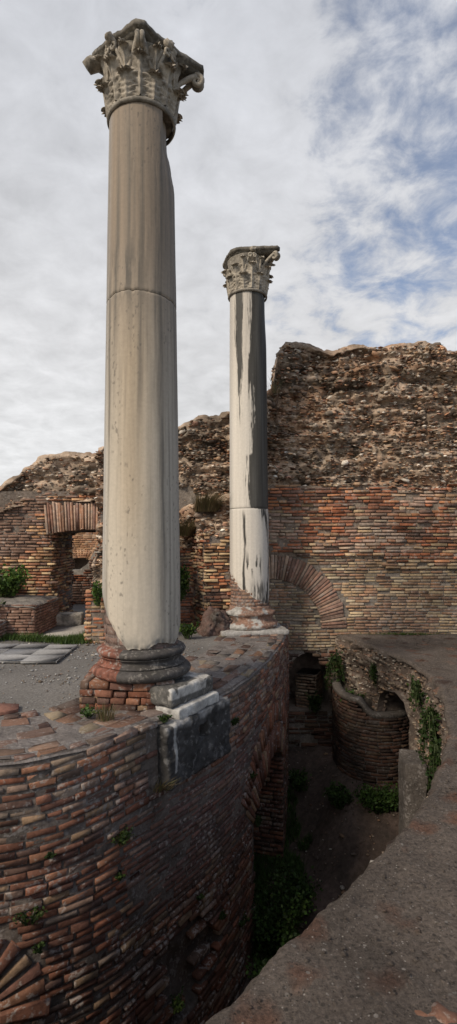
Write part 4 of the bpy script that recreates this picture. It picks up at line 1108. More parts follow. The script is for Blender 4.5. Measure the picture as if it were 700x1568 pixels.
R_ = np.stack([np.c_[th_, aptop(us) - .10]] + [np.c_[th_ * (1 - k) + cen * k, aptop(us) - .12 - .05 * k] for k in (.4, .8, 1)], 1).reshape(-1, 3)
R_[:, 2] += .04 * fbm(R_ * 5, 3, 8)
mb.add(R_, gridq(90, 4), None, (.09, .075, .06)); wpart(mb, 'earth_fill', M['soil'], True, ap)

mb = MB(); stone_block(mb, .27, .50, 1.25, .012, (.10, .088, .08), 15, .04, .03)
o = mb.build('stone_pedestal', M['mortar']); o.location = (2.38, 6.85, -1.64); o.rotation_euler = (0, 0, math.radians(-8))
tag(o, 'plain grey upright block at the foot of the curved rim wall', 'stone block')

# ------------------------------------------------------------------ middle ruined wall with brick pilaster
mw = empty('rubble_wall', (-.3, 9.7, TZ), 'lower ruined wall between the two columns, rubble over a brick pilaster with dry tufts', 'wall')
def mmap(x, z, n): return np.stack([x, 9.92 - n, z + 0 * x], -1)
topm = lambda x: np.interp(x, [-2.5, -1.9, -.9, -.55, -.1, .3, .6, .8], [3.50, 3.62, 3.95, 4.10, 4.12, 4.3, 4.42, 4.5]) + .05 * n1(x * 3, 4) + .02 * n1(x * 11, 5)
botm = lambda x: np.interp(x, [-2.5, -1.0, -.85, -.4, .1, .8], [1.7, 1.6, 1.5, 2.1, 2.4, 2.6]) + .1 * n1(x * 3, 14)
mb = MB(); rubble_body(mb, mmap, -2.45, .72, botm, topm, 1.2, .030, .16, 210, (.018, .05), 15)
wpart(mb, 'rubble_core', M['rubble'], parent=mw)
mb = MB()
brick_field(mb, mmap, -2.4, .72, TZ, 2.7, .058, .10, .28, PAL_RED, lambda x, z: z < botm(x) + .1, None, gap=.32, prot=(0, .03), jit=.004, wav=.03, seed=61, depth=.05, drop=.04, ch=.005)
wpart(mb, 'brick_facing', M['brick_far'], parent=mw)
mb = MB(); backing(mb, mmap, -2.4, .72, -.2, 2.8, .05, None, .02, -.01, (.20, .17, .145)); wpart(mb, 'mortar_bed', M['mortar'], parent=mw)
# pilaster: front face and left return
mb = MB(); PX, PYf, PYb = -.43, 9.25, 9.95
pfm = lambda u, z, n: np.stack([PX + u, PYf - n + .1 * u, z + 0 * u], -1)
prm = lambda u, z, n: np.stack([PX - n - .27 * (1 - u / .7), PYb - .7 * (1 - u / .7) * 0 - (PYb - PYf) * (u / .7) , z + 0 * u], -1)
prm = lambda u, z, n: np.stack([PX - .27 + .27 * (u / .7) - n * .93, PYb - (PYb - PYf) * (u / .7) - n * .36, z + 0 * u], -1)
ptop = lambda u: 2.02 + .45 * np.clip(u, 0, 1) + .06 * n1(u * 6, 3)
brick_field(mb, pfm, 0, 1.15, TZ - .02, 2.6, .058, .10, .26, PAL_SUN[1:] + PAL_RED, lambda u, z: z < ptop(u) - .35 * (u > .1), None, gap=.32, prot=(-.02, .04), jit=.006, wav=.03, seed=62, depth=.10, drop=.06, ch=.006)
brick_field(mb, prm, 0, .7, TZ - .02, 2.1, .058, .09, .24, PAL_TAN + PAL_RED, lambda u, z: z < 1.9 + .1 * n1(u * 5, 2), None, gap=.30, prot=(-.02, .05), jit=.007, wav=.02, seed=63, depth=.10, drop=.05, ch=.006)
wpart(mb, 'pilaster', M['brick_far'], parent=mw)
mb = MB(); backing(mb, pfm, -.02, 1.15, TZ - .1, 2.3, .05, lambda u, z: z < ptop(u) - .2, .03, -.035, (.19, .16, .14)); backing(mb, prm, 0, .72, TZ - .1, 1.95, .05, None, .03, -.035, (.19, .16, .14))
wpart(mb, 'mortar_bed', M['mortar'], parent=mw)
# rubble weathered over the head of the pilaster
mb = MB()
rubble_body(mb, lambda u, z, n: np.stack([PX - .15 + u, PYf + .12 - n * .8 + .25 * (z - 2), z + 0 * u], -1), 0, 1.2, lambda u: 1.75 + 0 * u + .2 * u, lambda u: 2.35 + .35 * np.clip(u, 0, 1) + .1 * n1(u * 4, 8), .5, .035, .10, 170, (.02, .05), 25)
wpart(mb, 'rubble_shoulder', M['rubble'], parent=mw)
mb = MB(); stone_block(mb, .42, .45, .5, .09, (.20, .13, .11), 25, .025, .08); o = mb.build('fallen_masonry', M['brick_pit']); o.location = (-.22, 9.0, TZ + .10); o.rotation_euler = (0, math.radians(25), math.radians(20))
tag(o, 'rounded pinkish lump of fallen masonry at the foot of the brick pilaster', 'masonry lump')

# ------------------------------------------------------------------ doorway wall on the left
dw = empty('doorway_wall', (-3.6, 10, TZ), 'low ruined brick wall at the left with a flat-arched doorway and rubble on top', 'wall')
topl = lambda x: np.interp(x, [-9, -6.5, -5.2, -4.5, -4.32, -4.0, -3.6, -3.2, -2.7, -2.35, -1.9, -1.4], [2.3, 2.5, 2.7, 2.74, 2.86, 3.05, 3.30, 3.42, 3.44, 3.48, 3.6, 3.7]) + .04 * n1(x * 3, 4) + .02 * n1(x * 10, 5)
botl = lambda x: np.interp(x, [-9, -4.4, -3.9, -3.4, -3.2, -1.4], [2.2, 2.26, 2.42, 2.55, 2.50, 2.5])
mb = MB(); rubble_body(mb, xz, -9, -1.6, botl, topl, 1.3, .030, .13, 200, (.018, .048), 35)
wpart(mb, 'rubble_core', M['rubble'], parent=dw)
DX0, DX1, DZT = -3.33, -2.15, 1.98
dtop = lambda x: DZT - .10 + .10 * np.clip(1 - ((x + 2.5) / .95) ** 2, 0, 1)
def dmask2(x, z): return ~((x > DX0) & (x < DX1) & (z < dtop(x)) ) & ~((x > DX0 - .12) & (x < DX1 + .2) & (z > DZT - .14) & (z < 2.52)) & (z < botl(x) + .12)
def lcol(x, z, c):
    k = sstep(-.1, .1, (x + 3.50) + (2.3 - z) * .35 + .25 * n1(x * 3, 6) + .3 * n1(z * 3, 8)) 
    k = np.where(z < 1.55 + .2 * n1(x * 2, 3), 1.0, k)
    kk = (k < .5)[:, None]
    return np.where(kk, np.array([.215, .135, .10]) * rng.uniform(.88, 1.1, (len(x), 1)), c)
mb = MB()
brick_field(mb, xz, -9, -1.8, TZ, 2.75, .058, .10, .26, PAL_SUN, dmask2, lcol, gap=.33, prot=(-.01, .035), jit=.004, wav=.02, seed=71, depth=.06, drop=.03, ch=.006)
wpart(mb, 'brick_facing', M['brick_far'], parent=dw)
mb = MB(); backing(mb, xz, -9, -1.8, -.1, 2.7, .05, lambda x, z: dmask2(x, z) | (z > dtop(x)), .015, -.02, (.19, .155, .13))
# the doorway's side, soffit
for xx in (DX0, DX1):
    nu_, nv_ = 30, 40; Yv, Zv = np.meshgrid(np.linspace(10.02, 11.35, nu_), np.linspace(0, 2.0, nv_), indexing='ij')
    mb.add(np.c_[np.full(Yv.size, xx - .02 if xx == DX0 else xx + .02), Yv.ravel(), Zv.ravel()], gridq(nu_, nv_), None, (.17, .14, .12))
xs = np.linspace(DX0 - .05, DX1 + .05, 20); G = np.concatenate([np.c_[xs, np.full(20, y), dtop(xs) + .0] for y in np.linspace(10.0, 11.35, 8)])
mb.add(G, [[a * 20 + b, a * 20 + b + 1, (a + 1) * 20 + b + 1, (a + 1) * 20 + b] for a in range(7) for b in range(19)], None, (.14, .12, .105))
wpart(mb, 'mortar_bed', M['mortar'], parent=dw)
mb = MB(); brick_field(mb, lambda u, z, n: np.stack([DX0 + n + 0 * u, 10 + u, z + 0 * u], -1), .0, 1.3, TZ, DZT, .058, .1, .26, PAL_SUN, None, None, gap=.33, prot=(-.02, .04), jit=.006, seed=72, depth=.08, drop=.04, ch=.006)
wpart(mb, 'jamb', M['brick_far'], parent=dw)
# back face of the wall above and beside the doorway
mb = MB(); brick_field(mb, lambda u, z, n: np.stack([u, 11.33 + n, z + 0 * u], -1), -9, -1.6, TZ, 2.6, .058, .1, .28, PAL_BRN, lambda x, z: ~((x > DX0) & (x < DX1) & (z < dtop(x))), None, seed=73, depth=.05)
backing(mb, lambda u, z, n: np.stack([u, 11.32 + n, z + 0 * u], -1), -9, -1.6, 0, 2.6, .08, lambda x, z: ~((x > DX0) & (x < DX1) & (z < dtop(x))), .01, 0, (.19, .155, .13))
wpart(mb, 'back_facing', M['brick_far'], parent=dw)
mb = MB()
A = []; x = DX0 - .10
while x < DX1 + .2:
    A.append((x, x + .036)); x += .052
A = np.array(A); n = len(A); lo = dtop(A.mean(1)) + .0 + rng.uniform(-.01, .012, n); hi = 2.47 + rng.uniform(-.04, .03, n)
V = brick_verts(A[:, 0], A[:, 1], lo, hi, rng.uniform(.02, .075, n), .006, .25, .004)
lean = ((A.mean(1) + 2.6) * .10)[:, None]; V[..., 0] += lean * (V[..., 1] - DZT) * 1.2
cc = np.array([(.36, .21, .14), (.29, .16, .115), (.40, .28, .21), (.24, .15, .12)])[rng.integers(0, 4, n)] * rng.uniform(.8, 1.15, (n, 1))
put_bricks(mb, xz, V, cc); wpart(mb, 'flat_arch', M['brick_far'], parent=dw)

# broken stub of wall to the right of the doorway
st = empty('wall_stub', (-2.0, 8.2, TZ), 'broken stub of brick and rubble right of the doorway, half hidden by the nearer column', 'wall')
mb = MB(); sf = lambda u, z, n: np.stack([-2.20 + u, 8.15 - n + 0 * u, z + 0 * u], -1); ssd = lambda u, z, n: np.stack([-2.20 - n + .0 * u, 8.15 + u, z + 0 * u], -1)
brick_field(mb, sf, 0, .75, TZ - .02, .98, .06, .1, .24, PAL_SUN + PAL_RED, None, None, gap=.32, prot=(-.01, .03), jit=.005, seed=81, depth=.08, ch=.007)
brick_field(mb, lambda u, z, n: ssd(1.9 - u, z, n), 0, 1.9, TZ - .02, .98, .06, .1, .24, PAL_SUN + PAL_RED, None, None, gap=.32, prot=(-.01, .03), jit=.005, seed=82, depth=.08, ch=.007)
box(mb, (-1.83, 9.06, .55), (.72, 1.8, .84), 0, (.2, .165, .14), .02)
wpart(mb, 'brick_facing', M['brick_far'], parent=st)
mb = MB(); rubble_body(mb, lambda u, z, n: np.stack([-2.13 + u, 8.25 - n + .12 * (z - 1) + 0 * u, z + 0 * u], -1), 0, .7, lambda u: .93 + 0 * u, lambda u: np.interp(u, [0, .1, .4, .7], [1.45, 1.75, 2.2, 2.3]), 1.6, .035, .09, 160, (.025, .06), 45)
wpart(mb, 'rubble_core', M['rubble'], parent=st)

# ------------------------------------------------------------------ stepped low walls, threshold and slabs at the left
def low_wall(name, label, x0, x1, y0, y1, zt, seed, loc):
    e_ = empty(name, loc, label, 'low wall', 'stepped low brick walls')
    m_ = MB()
    brick_field(m_, lambda u, z, n: np.stack([x0 + u, y0 - n + 0 * u, z + 0 * u], -1), 0, x1 - x0, TZ, zt - .05, .048, .12, .24, [(.24, .14, .105), (.21, .12, .09), (.27, .165, .12)], None, None, gap=.25, prot=(0, .01), jit=.002, seed=seed, depth=.05, ch=.004)
    brick_field(m_, lambda u, z, n: np.stack([x1 + n + 0 * u, y0 + u, z + 0 * u], -1), 0, y1 - y0, TZ, zt - .05, .048, .12, .24, [(.24, .14, .105), (.21, .12, .09), (.27, .165, .12)], None, None, gap=.25, prot=(0, .01), jit=.002, seed=seed + 1, depth=.05, ch=.004)
    box(m_, ((x0 + x1) / 2, (y0 + y1) / 2, (TZ + zt) / 2 - .03), (x1 - x0 - .02, y1 - y0 - .02, zt - TZ - .02), 0, (.2, .17, .15), .01)
    wpart(m_, 'brick_facing', M['brick_far'], parent=e_)
    m_ = MB(); nx, ny = 40, 30; gx, gy = np.meshgrid(np.linspace(x0 - .02, x1 + .02, nx), np.linspace(y0 - .02, y1 + .02, ny), indexing='ij')
    ed = np.minimum.reduce([gx - x0 + .02, x1 + .02 - gx, gy - y0 + .02, y1 + .02 - gy]).ravel()
    P = np.c_[gx.ravel(), gy.ravel(), np.zeros(nx * ny)]
    P[:, 2] = zt - .06 + .09 * np.sqrt(np.clip(ed / .35, 0, 1)) + .03 * fbm(P * 5, 3, seed)
    m_.add(P, gridq(nx, ny), None, (.17, .155, .14)); wpart(m_, 'mortar_cap', M['rubble'], True, e_)
low_wall('low_wall', 'higher rounded step of the brick wall left of the doorway, grey capped', -5.5, -3.17, 8.65, 9.9, .74, 5, (-3.6, 8.7, TZ))
low_wall('low_wall', 'lowest brick ledge at the left edge, in front of the higher step', -5.5, -3.62, 8.2, 8.64, .50, 9, (-3.9, 8.3, TZ))
low_wall('low_wall', 'small upper brick shoulder behind the ferns at the far left edge', -5.5, -4.02, 9.3, 9.92, 1.14, 12, (-4.3, 9.5, TZ))
mb = MB(); stone_block(mb, .55, .35, .22, .01, (.36, .33, .29), 4, .03, .03); o = mb.build('threshold_stone', M['marble_rough']); o.location = (-3.02, 9.95, TZ + .09); o.rotation_euler = (0, 0, math.radians(8))
tag(o, 'pale squared stone at the foot of the doorway jamb', 'stone block')
def slab(name, label, poly, z, th, col, cat='slab'):
    m_ = MB(); poly = np.array(poly, float); n = len(poly); c = poly.mean(0)
    P = np.concatenate([np.c_[poly, np.full(n, 0)], np.c_[poly, np.full(n, th - .006)], np.c_[c + (poly - c) * .985, np.full(n, th)], [[*c, th]]]); P[:, :2] -= c
    q = [[k, (k + 1) % n, n + (k + 1) % n, n + k] for k in range(n)] + [[n + k, n + (k + 1) % n, 2 * n + (k + 1) % n, 2 * n + k] for k in range(n)]
    t = [[2 * n + k, 2 * n + (k + 1) % n, 3 * n] for k in range(n)]
    m_.add(P, q, t, col); o = m_.build(name, M['paving']); o.location = (*c, z); tag(o, label, cat); return o
slab('marble_slab', 'large pale slab lying in front of the doorway threshold', [(-3.05, 8.45), (-2.25, 8.9), (-2.3, 9.7), (-2.62, 9.75), (-3.0, 9.1)], TZ - .01, .035, (.40, .375, .34))
slab('stone_fragment', 'flat red stone fragment on the grey terrace floor near the wall edge', [(-2.3, 4.85), (-2.1, 4.78), (-1.95, 4.9), (-2.0, 5.05), (-2.25, 5.08)], TZ - .005, .03, (.24, .12, .09), 'stone')
# mosaic of pale slabs
mb = MB()
for k in range(8):
    for j in range(3):
        x = -5.2 + k * .46 + random.uniform(-.03, .03); y = 7.15 + j * .36 + k * -.03 + random.uniform(-.02, .02)
        if x > -2.15 : continue
        box(mb, (x, y, .014), (.458, .356, .03), random.uniform(-.02, .02), np.array([.37, .37, .375]) * random.uniform(.85, 1.1), .004, .003)
o = mb.build('slab_floor', M['paving']); o.location = (0, 0, TZ + .0); tag(o, kind='structure')

# ------------------------------------------------------------------ beyond the doorway
fw = empty('distant_brick_wall', (-4.5, 17, TZ), 'sunlit orange brick wall seen through the doorway, arch hollow in it', 'wall')
fxm = lambda x, z, n: np.stack([x, 17 - n, z + 0 * x], -1)
fh = lambda x, z: ~(((x + 4.75) ** 2 + (z - .55) ** 2 < .62 ** 2) | ((np.abs(x + 4.75) < .62) & (z < .55)))
mb = MB(); brick_field(mb, fxm, -9, -1.5, TZ, 3.3, .07, .12, .3, [(.42, .24, .13), (.36, .19, .11), (.46, .29, .18)], lambda x, z: fh(x, z) & (z < 3.1 + .2 * n1(x * 2, 3)), None, gap=.25, prot=(0, .015), seed=91, depth=.05)
backing(mb, fxm, -9, -1.5, 0, 3.1, .08, fh, .02, -.01, (.34, .22, .14))
voussoirs(mb, fxm, -4.75, .55, .64, .95, -1.5, 1.5, .07, [(.38, .2, .12), (.44, .27, .17)], depth=.05)
box(mb, (-5.2, 17.55, 1.5), (7.6, .5, 3.0), 0, (.12, .09, .07), .02)
wpart(mb, 'brick_facing', M['brick_far'], parent=fw)
lw = empty('sloping_wall', (-3.4, 13, TZ), 'low dark wall with a sloping grey top beyond the doorway', 'wall')
mb = MB(); lx = lambda u, z, n: np.stack([-4.6 + u, 13 - n + 0 * u, z + 0 * u], -1)
ltop = lambda x: np.interp(x, [0, .9, 1.15, 1.5, 2.2], [1.0, 1.02, 1.2, 1.9, 2.4])
brick_field(mb, lx, 0, 2.2, TZ, 2.4, .062, .12, .26, PAL_BRN + PAL_RED[:2], lambda u, z: z < ltop(u) - .1, None, prot=(0, .02), seed=95, depth=.05)
us = np.linspace(0, 2.2, 40); G = []
for z_, d_ in ((None, -.02), ('t', -.03), ('t', -.7), (None, -.7)):
    G.append(np.stack([-4.6 + us, 13 - d_ - .01 + 0 * us, (ltop(us) if z_ else 0 * us)], -1))
G = np.stack(G, 1).reshape(-1, 3); mb.add(G, gridq(40, 4), None, (.22, .20, .18)); wpart(mb, 'brick_facing', M['brick_far'], parent=lw)

# ------------------------------------------------------------------ plants
GREENS = np.array([(.055, .105, .018), (.075, .13, .025), (.045, .085, .018), (.10, .15, .03), (.035, .07, .02)])
def leaves(mb, P, size, pal=GREENS, up=.5, bright=1.0):
    n = len(P); d = rng.normal(0, 1, (n, 3)); d[:, 2] = np.abs(d[:, 2]) * up + .1; d /= np.linalg.norm(d, axis=1, keepdims=True)
    s = np.cross(d, rng.normal(0, 1, (n, 3))); s /= np.linalg.norm(s, axis=1, keepdims=True); nn = np.cross(d, s)
    L = (size * rng.uniform(.6, 1.4, n))[:, None]; W = L * .38
    V = np.stack([P, P + d * L * .5 + s * W + nn * L * .1, P + d * L - nn * L * .12, P + d * L * .5 - s * W + nn * L * .1], 1).reshape(-1, 3)
    b = (np.arange(n) * 4)[:, None]
    t = np.concatenate([b + np.array([[0, 1, 2]]), b + np.array([[0, 2, 3]])])
    c = pal[rng.integers(0, len(pal), n)] * rng.uniform(.6, 1.3, (n, 1)) * bright
    mb.add(V, None, t, np.repeat(c, 4, 0))
def bush(name, label, loc, r, n, size, cat='plant', group=None, pal=GREENS, bright=1.0, hang=False, stems=14, up=.6):
    """leafy plant: arching stems with leaves along them, gaps between"""
    e_ = empty(name, loc, label, cat, group); mb = MB(); ms = MB()
    r = np.array(r, float); k = stems; per = max(4, n // k)
    for i in range(k):
        a = random.uniform(0, 2 * PI); sp = random.uniform(.25, 1.0); hgt = random.uniform(.55, 1.0)
        tip = np.array([math.cos(a) * r[0] * sp, math.sin(a) * r[1] * sp, (r[2] * hgt) * (-1 if hang else 1)])
        root = np.array([math.cos(a) * r[0] * .25 * sp, math.sin(a) * r[1] * .25 * sp, 0])
        mid = root * .5 + tip * .5 + np.array([0, 0, abs(r[2]) * .22])
        t = np.linspace(0, 1, 9)[:, None]; pts = (1 - t) ** 2 * root + 2 * t * (1 - t) * mid + t ** 2 * tip
        tube(ms, pts, np.linspace(.006, .002, 9) * (1 + r[2]), (.05, .07, .025), 4)
        tt = rng.uniform(.15, 1, per); b = np.stack([np.interp(tt, t[:, 0], pts[:, q_]) for q_ in range(3)], 1)
        leaves(mb, b + rng.normal(0, 1, b.shape) * r * .10, size, pal, up, bright * random.uniform(.75, 1.2))
    mb.build('foliage', M['leaf'], e_); ms.build('stem', M['leaf'], e_)
    return e_
def on_drum(u, z, n=.04): return tuple(DRUM.map(np.array([u]), np.array([z]), np.array([n]))[0])
def uD(px):                                                  # arc length on the near wall at a bearing
    b = DRUM.p[:, 0] / DRUM.p[:, 1] * FPX + 350; return float(np.interp(px, b, DRUM.s))
def dz(px, py):
    u = uD(px); p = DRUM.xy(np.array([u]))[0]; return u, EYE - (py - 825) / FPX * p[1]
FERN = 'green plants of the ruin'
bush('fern', 'large bright green fern clump on the step left of the doorway', (-3.95, 9.3, .78), (.55, .35, .48), 900, .075, 'fern', FERN, bright=1.3, stems=40)
bush('fern', 'smaller fern clump between the two low ledges at the left edge', (-4.0, 8.62, .50), (.32, .15, .32), 500, .065, 'fern', FERN, bright=1.2, stems=26)
bush('shrub', 'dark green bush against the brick pilaster right of the nearer column', (-.83, 9.2, .75), (.20, .2, .55), 900, .055, 'shrub', FERN, stems=34, bright=.8)
bush('weed', 'light green weed growing from the broken stub beside the nearer column', (-1.98, 8.02, .78), (.10, .08, .35), 260, .045, 'plant', FERN, bright=1.5, stems=14)
bush('weed', 'low green weed on the terrace behind the base of the nearer column', (-.66, 8.5, TZ), (.22, .15, .26), 260, .05, 'plant', FERN, stems=14)
drytuft = np.array([(.16, .12, .065), (.20, .15, .08), (.12, .10, .05), (.10, .10, .04)])
def tuft(name, label, loc, r, n, h, pal, cat='grass tuft', group=None, lean=(0, 0)):
    m_ = MB(); a = rng.uniform(0, 2 * PI, n); q_ = rng.random(n) ** .5 * r; b = np.c_[np.cos(a) * q_, np.sin(a) * q_ * .6, np.zeros(n)]
    d = np.c_[np.cos(a) * .5 * rng.random(n) + lean[0], np.sin(a) * .5 * rng.random(n) + lean[1], np.ones(n)]; H = (h * rng.uniform(.4, 1.1, n))[:, None]
    w = np.c_[np.cos(a + 1.6), np.sin(a + 1.6), np.zeros(n)] * .004 * (1 + h)
    m1 = b + d * H * .5; tp = b + d * H * np.array([1.5, 1.5, .95]) 
    V = np.stack([b - w, b + w, m1 + w * .8, m1 - w * .8, tp], 1).reshape(-1, 3); i = (np.arange(n) * 5)[:, None]
    c = np.asarray(pal)[rng.integers(0, len(pal), n)] * rng.uniform(.7, 1.3, (n, 1))
    m_.add(V, i + np.array([[0, 1, 2, 3]]), i + np.array([[3, 2, 4]]), np.repeat(c, 5, 0)); o = m_.build(name, M['leaf']); o.location = loc
    tag(o, label, cat, group); return o
DT = 'dry grass tufts on the ruins'
tuft('dry_grass', 'larger brown dry tuft hanging on the rubble above the pilaster', (-.40, 9.42, 2.28), .22, 700, .36, drytuft, group=DT, lean=(.2, -.5))
tuft('dry_grass', 'smaller brown dry tuft in the rubble, just right of the nearer column', (-.80, 9.68, 1.85), .16, 420, .34, drytuft, group=DT, lean=(.2, -.5))
tuft('dry_grass', 'thin dry stalks sprouting on the wall top just right of the farther column', (.86, 9.8, 4.5), .10, 40, .38, drytuft, group=DT)
tuft('dry_grass', 'thin dry tuft on the wall top at the foot of the nearer column plinth', (-1.08, 4.62, TZ + .02), .09, 70, .16, drytuft, group=DT)
tuft('dry_grass', 'dry straw tuft at the lower left corner of the dark stone block', on_drum(S_K0 - .05, -.38, .05), .09, 60, .14, drytuft, group=DT, lean=(.4, -.4))
VW = 'weeds rooted in the near brick wall'
for (px, py, r, n, lab) in ((183, 1290, .13, 200, 'green weed in the brick face below left of the dark block, the widest one'),
                            (180, 1345, .06, 80, 'small weed just below the widest one on the near brick wall'),
                            (248, 1105, .06, 110, 'small green weed at the upper left corner of the dark block'),
                            (355, 1110, .08, 100, 'weed growing in the brick joint right of the dark block'),
                            (302, 1376, .05, 70, 'tiny weed low on the middle of the near brick wall'),
                            (335, 1405, .06, 90, 'small weed low on the wall left of the arched opening'),
                            (368, 1415, .09, 150, 'dark weed near the right edge low on the near brick wall'),
                            (392, 1265, .11, 160, 'weed clinging to the springing of the arch opening'),
                            (383, 1190, .07, 90, 'little weed above the left haunch of the arch'),
                            (45, 1410, .12, 150, 'straggly weed over the small arch at the lower left'),
                            (60, 1452, .06, 70, 'small weed right beside the small lower left arch'),
                            (75, 1310, .03, 40, 'tiny weed in a joint at the left of the near brick wall'),
                            (262, 1545, .12, 200, 'dark weed at the very bottom of the near brick wall')):
    u, z = dz(px, py); bush('weed', lab, on_drum(u, z, .03), (r, r, r * .9), n, .024, 'plant', VW, bright=.55, stems=10, up=.3)
bush('weed', 'little weed on the wall top left of the nearer column base', (-1.25, 4.70, TZ + .02), (.12, .10, .08), 160, .028, 'plant', VW, stems=14)
# pit planting
PITG = np.array([(.040, .085, .018), (.045, .09, .018), (.03, .058, .014), (.06, .10, .022)])
def gz(x, y): return float(floor_z(np.array([x]), np.array([y]))[0])
PV = 'dark bushes on the pit floor'
for (x, y, r, n, lab) in ((.62, 6.35, (.42, .5, .75), 2400, 'dark leafy bush at the foot of the arch opening'),
                          (.86, 7.1, (.34, .5, .55), 1500, 'dark leafy bush beside the far pier of the arch opening'),
                          (.55, 5.6, (.35, .45, .45), 1300, 'nearest dark bush low at the foot of the near brick wall'),
                          (2.35, 8.15, (.55, .22, .36), 1500, 'wide ferny bush in front of the round brick wall'),
                          (1.75, 8.4, (.25, .25, .32), 600, 'small bush at the left foot of the round brick wall'),
                          (2.05, 6.4, (.18, .3, .4), 500, 'bush at the foot of the curved rim wall right of the path'),
                          (1.22, 9.2, (.22, .25, .30), 500, 'small bush at the back left of the pit below the niche')):
    bush('bush', lab, (x, y, gz(x, y) - .02), r, int(n * 1.5), .042, 'bush', PV, pal=PITG, stems=30)
bush('fern', 'green fern growing behind the rim of the round brick wall', (2.12, 9.05, -1.05), (.24, .2, .22), 420, .05, 'fern', FERN, bright=.8, stems=22)
bush('fern', 'dark fern on the sill of the low arched niche', (1.62, 9.92, -1.45), (.18, .12, .32), 350, .05, 'fern', FERN, bright=.5, stems=18)
IV = 'trailing plants on the inner face of the rim wall'
def on_rim(y, z, n=.08):
    u = s_at_y(RIM, y, 250); return tuple(RIM.map(np.array([u]), np.array([z]), np.array([n * -1 * -1 * -1]))[0]) if False else tuple(RIM.map(np.array([u]), np.array([z]), np.array([.12]))[0])
u_ = np.array([s_at_y(RIM, 7, 250)]); NS = 1
for (y, z, r, n, lab) in ((6.3, -.25, (.12, .25, .75), 650, 'long trailing green plant down the rim wall at the right'),
                          (5.5, -.35, (.10, .2, .55), 300, 'trailing plant nearest the walkway edge on the rim wall'),
                          (7.2, -.15, (.10, .2, .40), 220, 'short trailing plant left of the longest one on the rim wall')):
    i_ = np.where(RIM.p[:, 1] > y)[0]; i_ = [k for k in i_ if RIM.p[k, 0] > 1][0]; uu = np.array([RIM.s[i_]])
    bush('trailing_plant', lab, tuple(RIM.map(uu, np.array([z]), np.array([-.0]))[0] + np.array([-.10, 0, 0])), r, n, .045, 'plant', IV, pal=PITG * .65, hang=True, stems=18)
bush('trailing_plant', 'trailing plant hanging right of the low arched niche', (1.95, 9.7, -.35), (.22, .15, .6), 500, .045, 'plant', IV, pal=PITG * .65, hang=True, stems=18)
bush('trailing_plant', 'small trailing plant above the middle of the round brick wall', (2.42, 8.85, -.30), (.08, .1, .35), 220, .04, 'plant', IV, pal=PITG * .65, hang=True, stems=10)
# pit grass and moss, and strips of grass on the terrace
def grass(name, fn, n, h, pal, w=.004):
    m_ = MB(); b = fn(n); n = len(b); a = rng.uniform(0, 2 * PI, n); H = (h * rng.uniform(.4, 1.2, n))[:, None]
    d = np.c_[np.cos(a) * .6, np.sin(a) * .6, np.ones(n)]; ww = np.c_[np.cos(a + 1.6), np.sin(a + 1.6), np.zeros(n)] * w
    V = np.stack([b - ww, b + ww, b + d * H], 1).reshape(-1, 3)
    c = np.asarray(pal)[rng.integers(0, len(pal), n)] * rng.uniform(.6, 1.3, (n, 1)); i = (np.arange(n) * 3)[:, None]
    m_.add(V, None, i + np.array([[0, 1, 2]]), np.repeat(c, 3, 0)); o = m_.build(name, M['leaf']); return o
def pitfn(n):
    x = rng.uniform(.3, 1.7, n); y = rng.uniform(5.2, 9.9, n); P = np.c_[x, y, x * 0]
    k = fbm(P * 1.6, 3, 5) > (x - .75) * 1.3 - .35 * 0; x, y = x[k], y[k]; return np.c_[x, y, floor_z(x, y)]
tag(grass('grass', pitfn, 34000, .12, PITG * 1.25, .007), 'dark green grass on the pit floor along the near wall', 'grass', kind='stuff')
def tfn(n):
    t = rng.random(n); seg = rng.integers(0, 3, n)
    L = [((-5.2, 8.12), (-3.1, 8.55), .09), ((-3.2, 8.35), (-2.15, 8.2), .07), ((-2.5, 8.1), (-2.1, 8.9), .08)]
    P = np.zeros((n, 2))
    for k, (a, b, w_) in enumerate(L):
        m_ = seg == k; P[m_] = np.array(a) + (np.array(b) - np.array(a)) * t[m_, None] + rng.normal(0, w_, (m_.sum(), 2))
    return np.c_[P, np.full(n, TZ)]
tag(grass('grass', tfn, 7000, .09, GREENS, .006), 'strip of green grass around the low walls and slabs by the doorway', 'grass', kind='stuff')
def wfn(n):
    x = rng.normal(3.3, .35, n); return np.c_[x, 9.93 + rng.normal(0, .02, n), 0 * x]
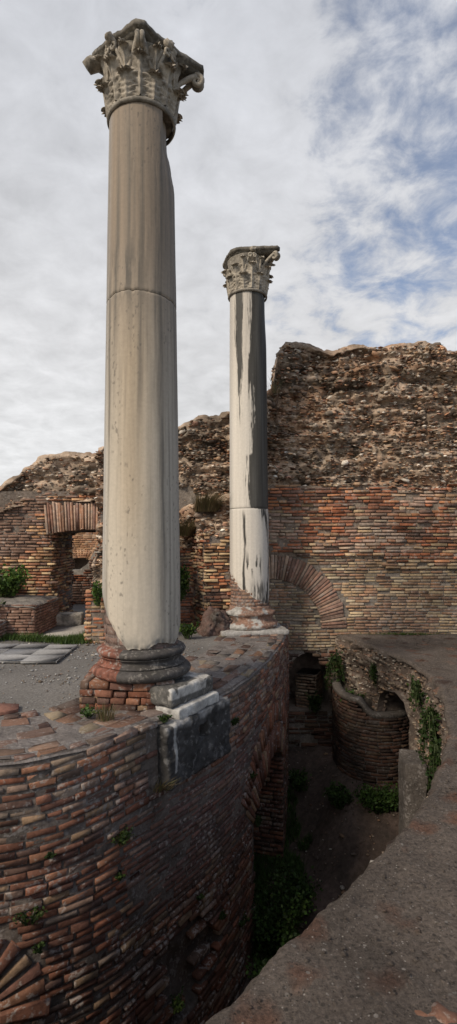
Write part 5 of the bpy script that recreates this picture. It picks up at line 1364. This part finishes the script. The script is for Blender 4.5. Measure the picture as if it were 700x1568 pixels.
tag(grass('grass', wfn, 700, .05, GREENS, .004), 'sparse grass at the foot of the back wall on the walkway', 'grass', kind='stuff')
# litter: fallen brick bits and gravel
def litter(name, label, fn, n, s0, s1, pal, flat=.45):
    m_ = MB(); P = fn(n); n = len(P); s_ = rng.uniform(s0, s1, n) * (1 + 1.2 * (rng.random(n) > .95)); rocks(m_, P, s_, pal[rng.integers(0, len(pal), n)] * rng.uniform(.6, 1.3, (n, 1)), flat)
    tag(m_.build(name, M['rubble']), label, 'gravel', kind='stuff')
def pf_(n):
    x = rng.uniform(.5, 2.6, n); y = rng.uniform(4.5, 9.9, n); return np.c_[x, y, floor_z(x, y) + .02]
litter('gravel', 'small stones and brick bits scattered on the pit floor', pf_, 1100, .005, .02, PAL_ROCK * .8)
def tf_(n):
    y = rng.uniform(4.6, 8.2, n); x = rng.uniform(-4.2, -.2, n); k = rng.random(n) < .25 + .75 * (fbm(np.c_[x * 1.5, y * 1.5, x * 0], 2, 3) > .1)
    xx = x[k]; yy = y[k]; c = np.interp(yy, DRUM.p[200:, 1], DRUM.p[200:, 0]); k = xx < c - 1.0; return np.c_[xx[k], yy[k], np.full(k.sum(), TZ - .004)]
litter('gravel', 'loose grit and pebbles on the grey terrace floor', tf_, 2600, .005, .014, np.vstack([PAL_ROCK, PAL_ROCK * 0 + .35]))
# loose stones
def stone(label, loc, s, col, flat=.4):
    m_ = MB(); rocks(m_, np.zeros((1, 3)), np.array([s]), np.array([col]), flat, 1); o = m_.build('stone', M['marble_rough']); o.location = loc; tag(o, label, 'stone', 'loose stones'); return o
stone('larger flat white stone on the walkway at the right edge', (1.99, 4.05, .01), .055, (.42, .41, .40), .25)
stone('smaller flat white stone beside the larger one on the walkway', (2.05, 4.35, .01), .04, (.42, .41, .40), .25)
stone('big reddish stone set in the walkway at the bottom right corner', (.80, 2.0, -.015), .095, (.16, .082, .055), .42)
stone('pale stone half way up the path on the pit floor', (1.05, 9.35, gz(1.05, 9.35) + .05), .09, (.22, .19, .17), .4)
